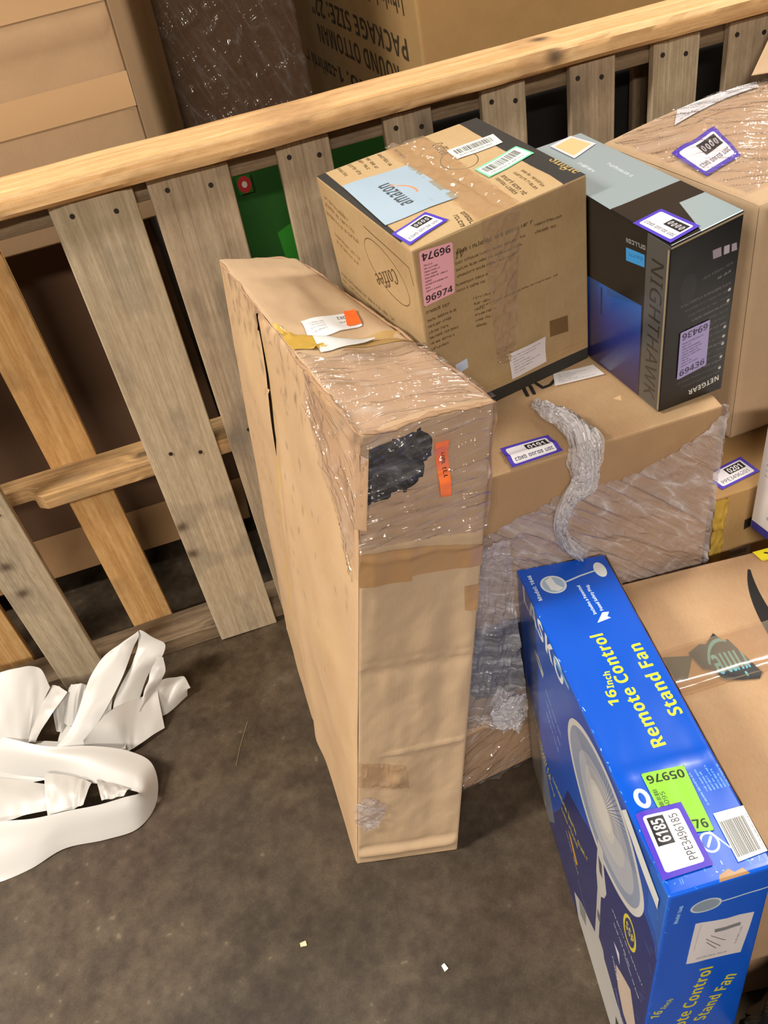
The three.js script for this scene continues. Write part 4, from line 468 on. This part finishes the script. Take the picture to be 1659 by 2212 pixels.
  const rim = (A, B, n, rad, sd) => mesh('crushed_edge', gridGeo(n, 10, (u, v) => { const c = A.clone().lerp(B, u), t = B.clone().sub(A).normalize(), up = V(0, 1, 0), sdv = V().crossVectors(t, up).normalize(), th = v * Math.PI * 2, k = rad * Math.min(1, 8 * Math.min(u, 1 - u) + 0.15) * (0.75 + 0.8 * Math.max(-0.4, fbm(u * n * 0.16 + sd, Math.cos(th) + sd, 3)) + 0.5 * ridge(u * n * 0.22 + sd, sd)); c.y -= 0.002 - 0.003 * noise(u * n * 0.1, sd); return { p: c.addScaledVector(sdv, Math.cos(th) * k + 0.0025 * noise(u * n * 0.13, sd + 4)).addScaledVector(up, Math.sin(th) * k * 0.7), uv: [u * A.distanceTo(B), v * 0.02] }; }), M.old, g, 'crushed carton edge');
  rim(A3(k.LTN), A3(k.RTN), 60, 0.0036, 2); rim(A3(k.LTN).lerp(A3(k.LTF), 0.0), A3(k.LTN).lerp(A3(k.LTF), 0.42), 80, 0.003, 5); rim(A3(k.LTN).lerp(A3(k.LTF), 0.55), A3(k.LTF), 80, 0.0026, 7); rim(A3(k.RTN), A3(k.RTF), 150, 0.0026, 11); rim(A3(k.LTF), A3(k.RTF), 50, 0.0028, 13); rim(A3(k.RTN), A3(k.RTN).lerp(A3(k.RBN), 0.22), 60, 0.003, 17); rim(A3(k.LTN), A3(k.LTN).lerp(A3(k.LBN), 0.2), 60, 0.0034, 19);
  // stickers and tapes
  sticker('shipping_label', S.top, [[0.26, 0.46], [0.761, 0.46], [0.831, 0.539], [0.277, 0.53]], labelMat(300, 120, (x, w, h) => { x.fillStyle = '#dfe0e2'; x.fillRect(0, 0, w, h); const r = rng(44); for (let i = 0; i < 4; i++) dashes(x, 30, 34 + i * 18, 110, 10, '#8f9296', r); dashes(x, 190, 30, 250, 26, '#55555a', r); dashes(x, 190, 66, 240, 12, '#777', r); }), g, { lift: 0.002, label: 'white shipping label' });
  sticker('shipping_label', S.top, [[0.209, 0.354], [0.715, 0.366], [0.741, 0.407], [0.267, 0.465]], paperLabel(51, '#dcdedd', '#d4d5d6'), g, { lift: 0.002, curl: (u, v) => 0.004 * u * u, label: 'torn lower half of the white label' });
  const orange = new THREE.MeshStandardMaterial({ color: 0xff6a2a, roughness: 0.45, side: THREE.DoubleSide });
  sticker('orange_sticker', S.top, [[0.632, 0.47], [0.767, 0.468], [0.831, 0.539], [0.726, 0.546]], orange, g, { lift: 0.0036 });
  sticker('orange_sticker', S.front, [[0.605, 0.871], [0.688, 0.868], [0.642, 0.963], [0.535, 0.964]], labelMat(80, 300, (x, w, h) => { x.fillStyle = '#ff7d3c'; x.fillRect(0, 0, w, h); x.save(); x.translate(w * 0.62, 70); x.rotate(Math.PI / 2); dashes(x, 0, 0, 120, 26, '#2a1410', rng(19)); x.restore(); }), g, { lift: 0.006, ny: 16, curl: (u, v) => 0.004 * Math.sin(v * 7), label: 'orange sticker with black print' });
  sticker('packing_tape', S.top, [[0.0, 0.385], [0.28, 0.365], [0.30, 0.46], [0.012, 0.535]], M.yellowTape, g, { lift: 0.0016, nx: 16, ny: 16, curl: (u, v) => 0.005 * ridge(u * 2 + 1, v * 3), label: 'yellowed packing tape' });
  sticker('packing_tape', S.top, [[0.28, 0.365], [1.0, 0.33], [1.0, 0.40], [0.30, 0.46]], new THREE.MeshPhysicalMaterial({ color: 0xb1905c, roughness: 0.4, side: THREE.DoubleSide }), g, { lift: 0.001, nx: 20 });
  sticker('packing_tape', S.front, [[0.008, 0.741], [0.426, 0.726], [0.426, 0.79], [0.008, 0.803]], M.brownTape, g, { nx: 24, ny: 12, label: 'brown packing tape' }); sticker('packing_tape', S.front, [[0.426, 0.735], [0.99, 0.72], [0.99, 0.762], [0.426, 0.79]], M.brownTape, g, { nx: 24, ny: 12, label: 'brown packing tape' });
  sticker('packing_tape', S.front, [[0.885, 0.636], [0.99, 0.632], [0.99, 0.682], [0.863, 0.687]], M.brownTape, g, { label: 'short piece of brown tape' });
  sticker('clear_tape', S.front, [[0.008, 0.258], [0.477, 0.232], [0.436, 0.30], [0.008, 0.33]], M.clearTape, g, { nx: 40, ny: 16, lift: 0.002, curl: (u, v) => 0.003 * ridge(u * 9, v * 3) });
  const bit = filmSheet('loose_film', S.front, -0.04, 0.28, 0.12, 0.225, M.haze, g, { amp: 0.008, fx: 8, fy: 16, dir: 0.7, seed: 15, n: 60, m: 60, lift: 0.002, keep: (s, t) => ((s - 0.11) / 0.15) ** 2 + ((t - 0.172) / 0.05) ** 2 < 1 + 0.5 * fbm(s * 20, t * 40, 2) });
  // stretch film over the near end
  filmSheet('stretch_film', S.top, 0.0, 1.0, 0.0, (s) => 0.34 - 0.05 * s + 0.03 * fbm(s * 6, 2, 2), M.film, g, { amp: 0.007, fx: 3, fy: 10, dir: 0.2, seed: 41, n: 110, m: 110, lift: 0.005 });
  filmSheet('stretch_film', S.front, 0.0, 1.0, (s) => 0.815 - 0.02 * s, 1.0, M.film, g, { amp: 0.007, fx: 2.5, fy: 22, dir: -0.12, seed: 43, n: 120, m: 120, lift: 0.005 });
  filmSheet('stretch_film', S.left, 0.72, 1.0, (s) => 0.95 - (s - 0.72) * 0.7, 1.0, M.film, g, { amp: 0.009, fx: 4, fy: 12, dir: 0.6, seed: 47, n: 80, m: 70, lift: 0.004 }); }

// ------------------------------------------------------------------ the heap of white strapping
{ const g = thing('strapping_heap', 'heap of broad white plastic strapping, folded and looped on the floor at left', 'strapping');
  const RIB = [
    ['strap_loop', [[-0.941, 0, -0.89], [-0.885, 0, -0.887], [-0.823, 0, -0.901], [-0.762, 0, -0.926], [-0.677, 0, -0.926], [-0.613, 0, -0.935], [-0.582, 0, -0.974], [-0.572, 0.02, -1.018], [-0.58, 0.05, -1.051], [-0.623, 0.06, -1.083], [-0.701, 0.07, -1.11], [-0.799, 0.08, -1.126], [-0.904, 0.09, -1.17]], [[-0.933, 0.06, -0.978], [-0.877, 0.06, -0.98], [-0.809, 0.06, -0.971], [-0.744, 0.06, -0.972], [-0.678, 0.06, -0.97], [-0.622, 0.06, -0.973], [-0.596, 0.055, -0.976], [-0.6, 0.05, -0.984], [-0.616, 0.045, -0.995], [-0.648, 0.04, -1.014], [-0.727, 0.035, -1.047], [-0.811, 0.035, -1.079], [-0.914, 0.04, -1.111]]],
    ['strap_fold', [[-0.975, 0.165, -1.272], [-0.90, 0.165, -1.28], [-0.852, 0.16, -1.285], [-0.815, 0.15, -1.288], [-0.798, 0.11, -1.255]], [[-0.985, 0.06, -1.152], [-0.91, 0.06, -1.133], [-0.876, 0.06, -1.142], [-0.856, 0.06, -1.156], [-0.854, 0.06, -1.17]]],
    ['strap_fold', [[-0.857, 0.06, -1.16], [-0.83, 0.09, -1.211], [-0.798, 0.11, -1.265]], [[-0.838, 0.06, -1.159], [-0.796, 0.1, -1.182], [-0.751, 0.12, -1.223]]],
    ['strap_fold', [[-0.795, 0.11, -1.249], [-0.773, 0.12, -1.243], [-0.757, 0.11, -1.231]], [[-0.799, 0.05, -1.182], [-0.788, 0.05, -1.177], [-0.78, 0.05, -1.192]]],
    ['strap_fold', [[-0.751, 0.12, -1.237], [-0.729, 0.13, -1.234], [-0.712, 0.12, -1.234]], [[-0.78, 0.06, -1.192], [-0.76, 0.06, -1.179], [-0.744, 0.06, -1.185]]],
    ['strap_fold', [[-0.797, 0.06, -1.118], [-0.754, 0.08, -1.155], [-0.711, 0.12, -1.219], [-0.674, 0.15, -1.261], [-0.622, 0.17, -1.286], [-0.578, 0.18, -1.3]], [[-0.73, 0.05, -1.115], [-0.702, 0.07, -1.155], [-0.66, 0.1, -1.195], [-0.622, 0.13, -1.237], [-0.598, 0.15, -1.28], [-0.578, 0.175, -1.29]]],
    ['strap_fold', [[-0.578, 0.18, -1.298], [-0.59, 0.15, -1.284], [-0.606, 0.13, -1.259], [-0.637, 0.11, -1.225], [-0.657, 0.09, -1.196], [-0.675, 0.06, -1.155], [-0.725, 0.04, -1.122]], [[-0.554, 0.165, -1.286], [-0.532, 0.14, -1.28], [-0.545, 0.12, -1.263], [-0.577, 0.1, -1.249], [-0.606, 0.07, -1.215], [-0.628, 0.04, -1.169], [-0.652, 0.02, -1.126]]],
    ['strap_fold', [[-0.579, 0.12, -1.266], [-0.583, 0.09, -1.239], [-0.602, 0.07, -1.208], [-0.614, 0.05, -1.182]], [[-0.542, 0.12, -1.262], [-0.547, 0.09, -1.246], [-0.577, 0.06, -1.228], [-0.605, 0.03, -1.194]]],
    ['strap_end', [[-0.577, 0.07, -1.24], [-0.549, 0.06, -1.254], [-0.521, 0.05, -1.26], [-0.511, 0.03, -1.243]], [[-0.589, 0.03, -1.215], [-0.584, 0.01, -1.197], [-0.57, 0.005, -1.201], [-0.524, 0.005, -1.238]]],
    ['strap_fold', [[-0.723, 0.07, -1.125], [-0.661, 0.09, -1.172], [-0.611, 0.07, -1.21], [-0.574, 0.06, -1.23]], [[-0.729, 0.03, -1.118], [-0.653, 0.015, -1.118], [-0.634, 0.015, -1.125], [-0.572, 0.01, -1.163]]],
    ['strap_fold', [[-0.973, 0.05, -1.123], [-0.885, 0.05, -1.088], [-0.813, 0.045, -1.06], [-0.758, 0.04, -1.041], [-0.745, 0.03, -1.02]], [[-0.949, 0.035, -0.996], [-0.873, 0.035, -0.998], [-0.816, 0.035, -1.0], [-0.761, 0.03, -1.003], [-0.752, 0.03, -1.005]]],
  ];
  RIB.push(['strap_fold', [[-0.80, 0.062, -1.07], [-0.735, 0.055, -1.05], [-0.70, 0.05, -1.03]], [[-0.79, 0.04, -0.985], [-0.735, 0.045, -0.985], [-0.712, 0.05, -0.984]]], ['strap_fold', [[-0.69, 0.05, -1.035], [-0.655, 0.048, -1.02], [-0.615, 0.046, -1.0]], [[-0.675, 0.05, -0.985], [-0.655, 0.05, -0.985], [-0.63, 0.05, -0.985]]], ['strap_fold', [[-0.99, 0.045, -1.20], [-0.84, 0.05, -1.17], [-0.78, 0.05, -1.15], [-0.72, 0.04, -1.13]], [[-0.97, 0.035, -1.06], [-0.83, 0.03, -1.08], [-0.76, 0.03, -1.07], [-0.69, 0.03, -1.07]]], ['strap_fold', [[-0.79, 0.05, -1.20], [-0.75, 0.07, -1.21], [-0.70, 0.08, -1.20], [-0.64, 0.06, -1.19]], [[-0.80, 0.03, -1.13], [-0.75, 0.03, -1.13], [-0.70, 0.03, -1.12], [-0.65, 0.02, -1.12]]], ['strap_fold', [[-0.71, 0.10, -1.25], [-0.68, 0.12, -1.245], [-0.655, 0.10, -1.225]], [[-0.745, 0.05, -1.17], [-0.71, 0.06, -1.16], [-0.68, 0.05, -1.155]]]);
  RIB.forEach(([name, a, b], q) => { const ca = new THREE.CatmullRomCurve3(a.map(A3), false, 'centripetal'), cb = new THREE.CatmullRomCurve3(b.map(A3), false, 'centripetal'), n = a.length > 8 ? 90 : 36;
    const one = (off) => gridGeo(n, 12, (u, v) => { const A = ca.getPoint(u), B = cb.getPoint(u), p = A.clone().lerp(B, v); const e = 0.006 * Math.sin(Math.PI * v) + 0.008 * fbm(u * 4 + q * 3, v * 1.5 + q, 2); p.y = Math.max(0.0015, p.y + e + off); return { p, uv: [u, v] }; });
    const g1 = one(0); mesh(name, g1, M.strap, g); }); }

// ------------------------------------------------------------------ litter on the floor
[[[-0.065, -0.559], 'tiny white paper scrap on the open floor left of the fan box'], [[-0.297, -0.645], 'tiny cream paper scrap on the floor in front of the tall carton']].forEach(([c, label], i) => { const o = thing('paper_scrap', label, 'scrap'); o.position.set(c[0], 0, c[1]); o.rotation.y = i * 1.3 + 0.4; mesh('paper_piece', gridGeo(6, 4, (u, v) => ({ p: V((u - 0.5) * 0.006 * (1 + 0.3 * v), 0.0012 + 0.002 * u * u + 0.0008 * noise(u * 3 + i, v * 3), (v - 0.5) * 0.011), uv: [u, v] })), new THREE.MeshStandardMaterial({ color: i ? 0xd8c39a : 0xe6dfd0, roughness: 0.8, side: THREE.DoubleSide }), o); });
{ const o = thing('floor_straw', 'thin pale straw lying on the floor beside the tall carton', 'straw'); mesh('stalk', new THREE.TubeGeometry(new THREE.CatmullRomCurve3([V(-0.414, 0.0014, -1.03), V(-0.404, 0.0014, -1.078), V(-0.388, 0.0014, -1.134)]), 24, 0.0005, 6), new THREE.MeshStandardMaterial({ color: 0x8f7f5c, roughness: 0.7 }), o); }

renderer.render(scene, camera);
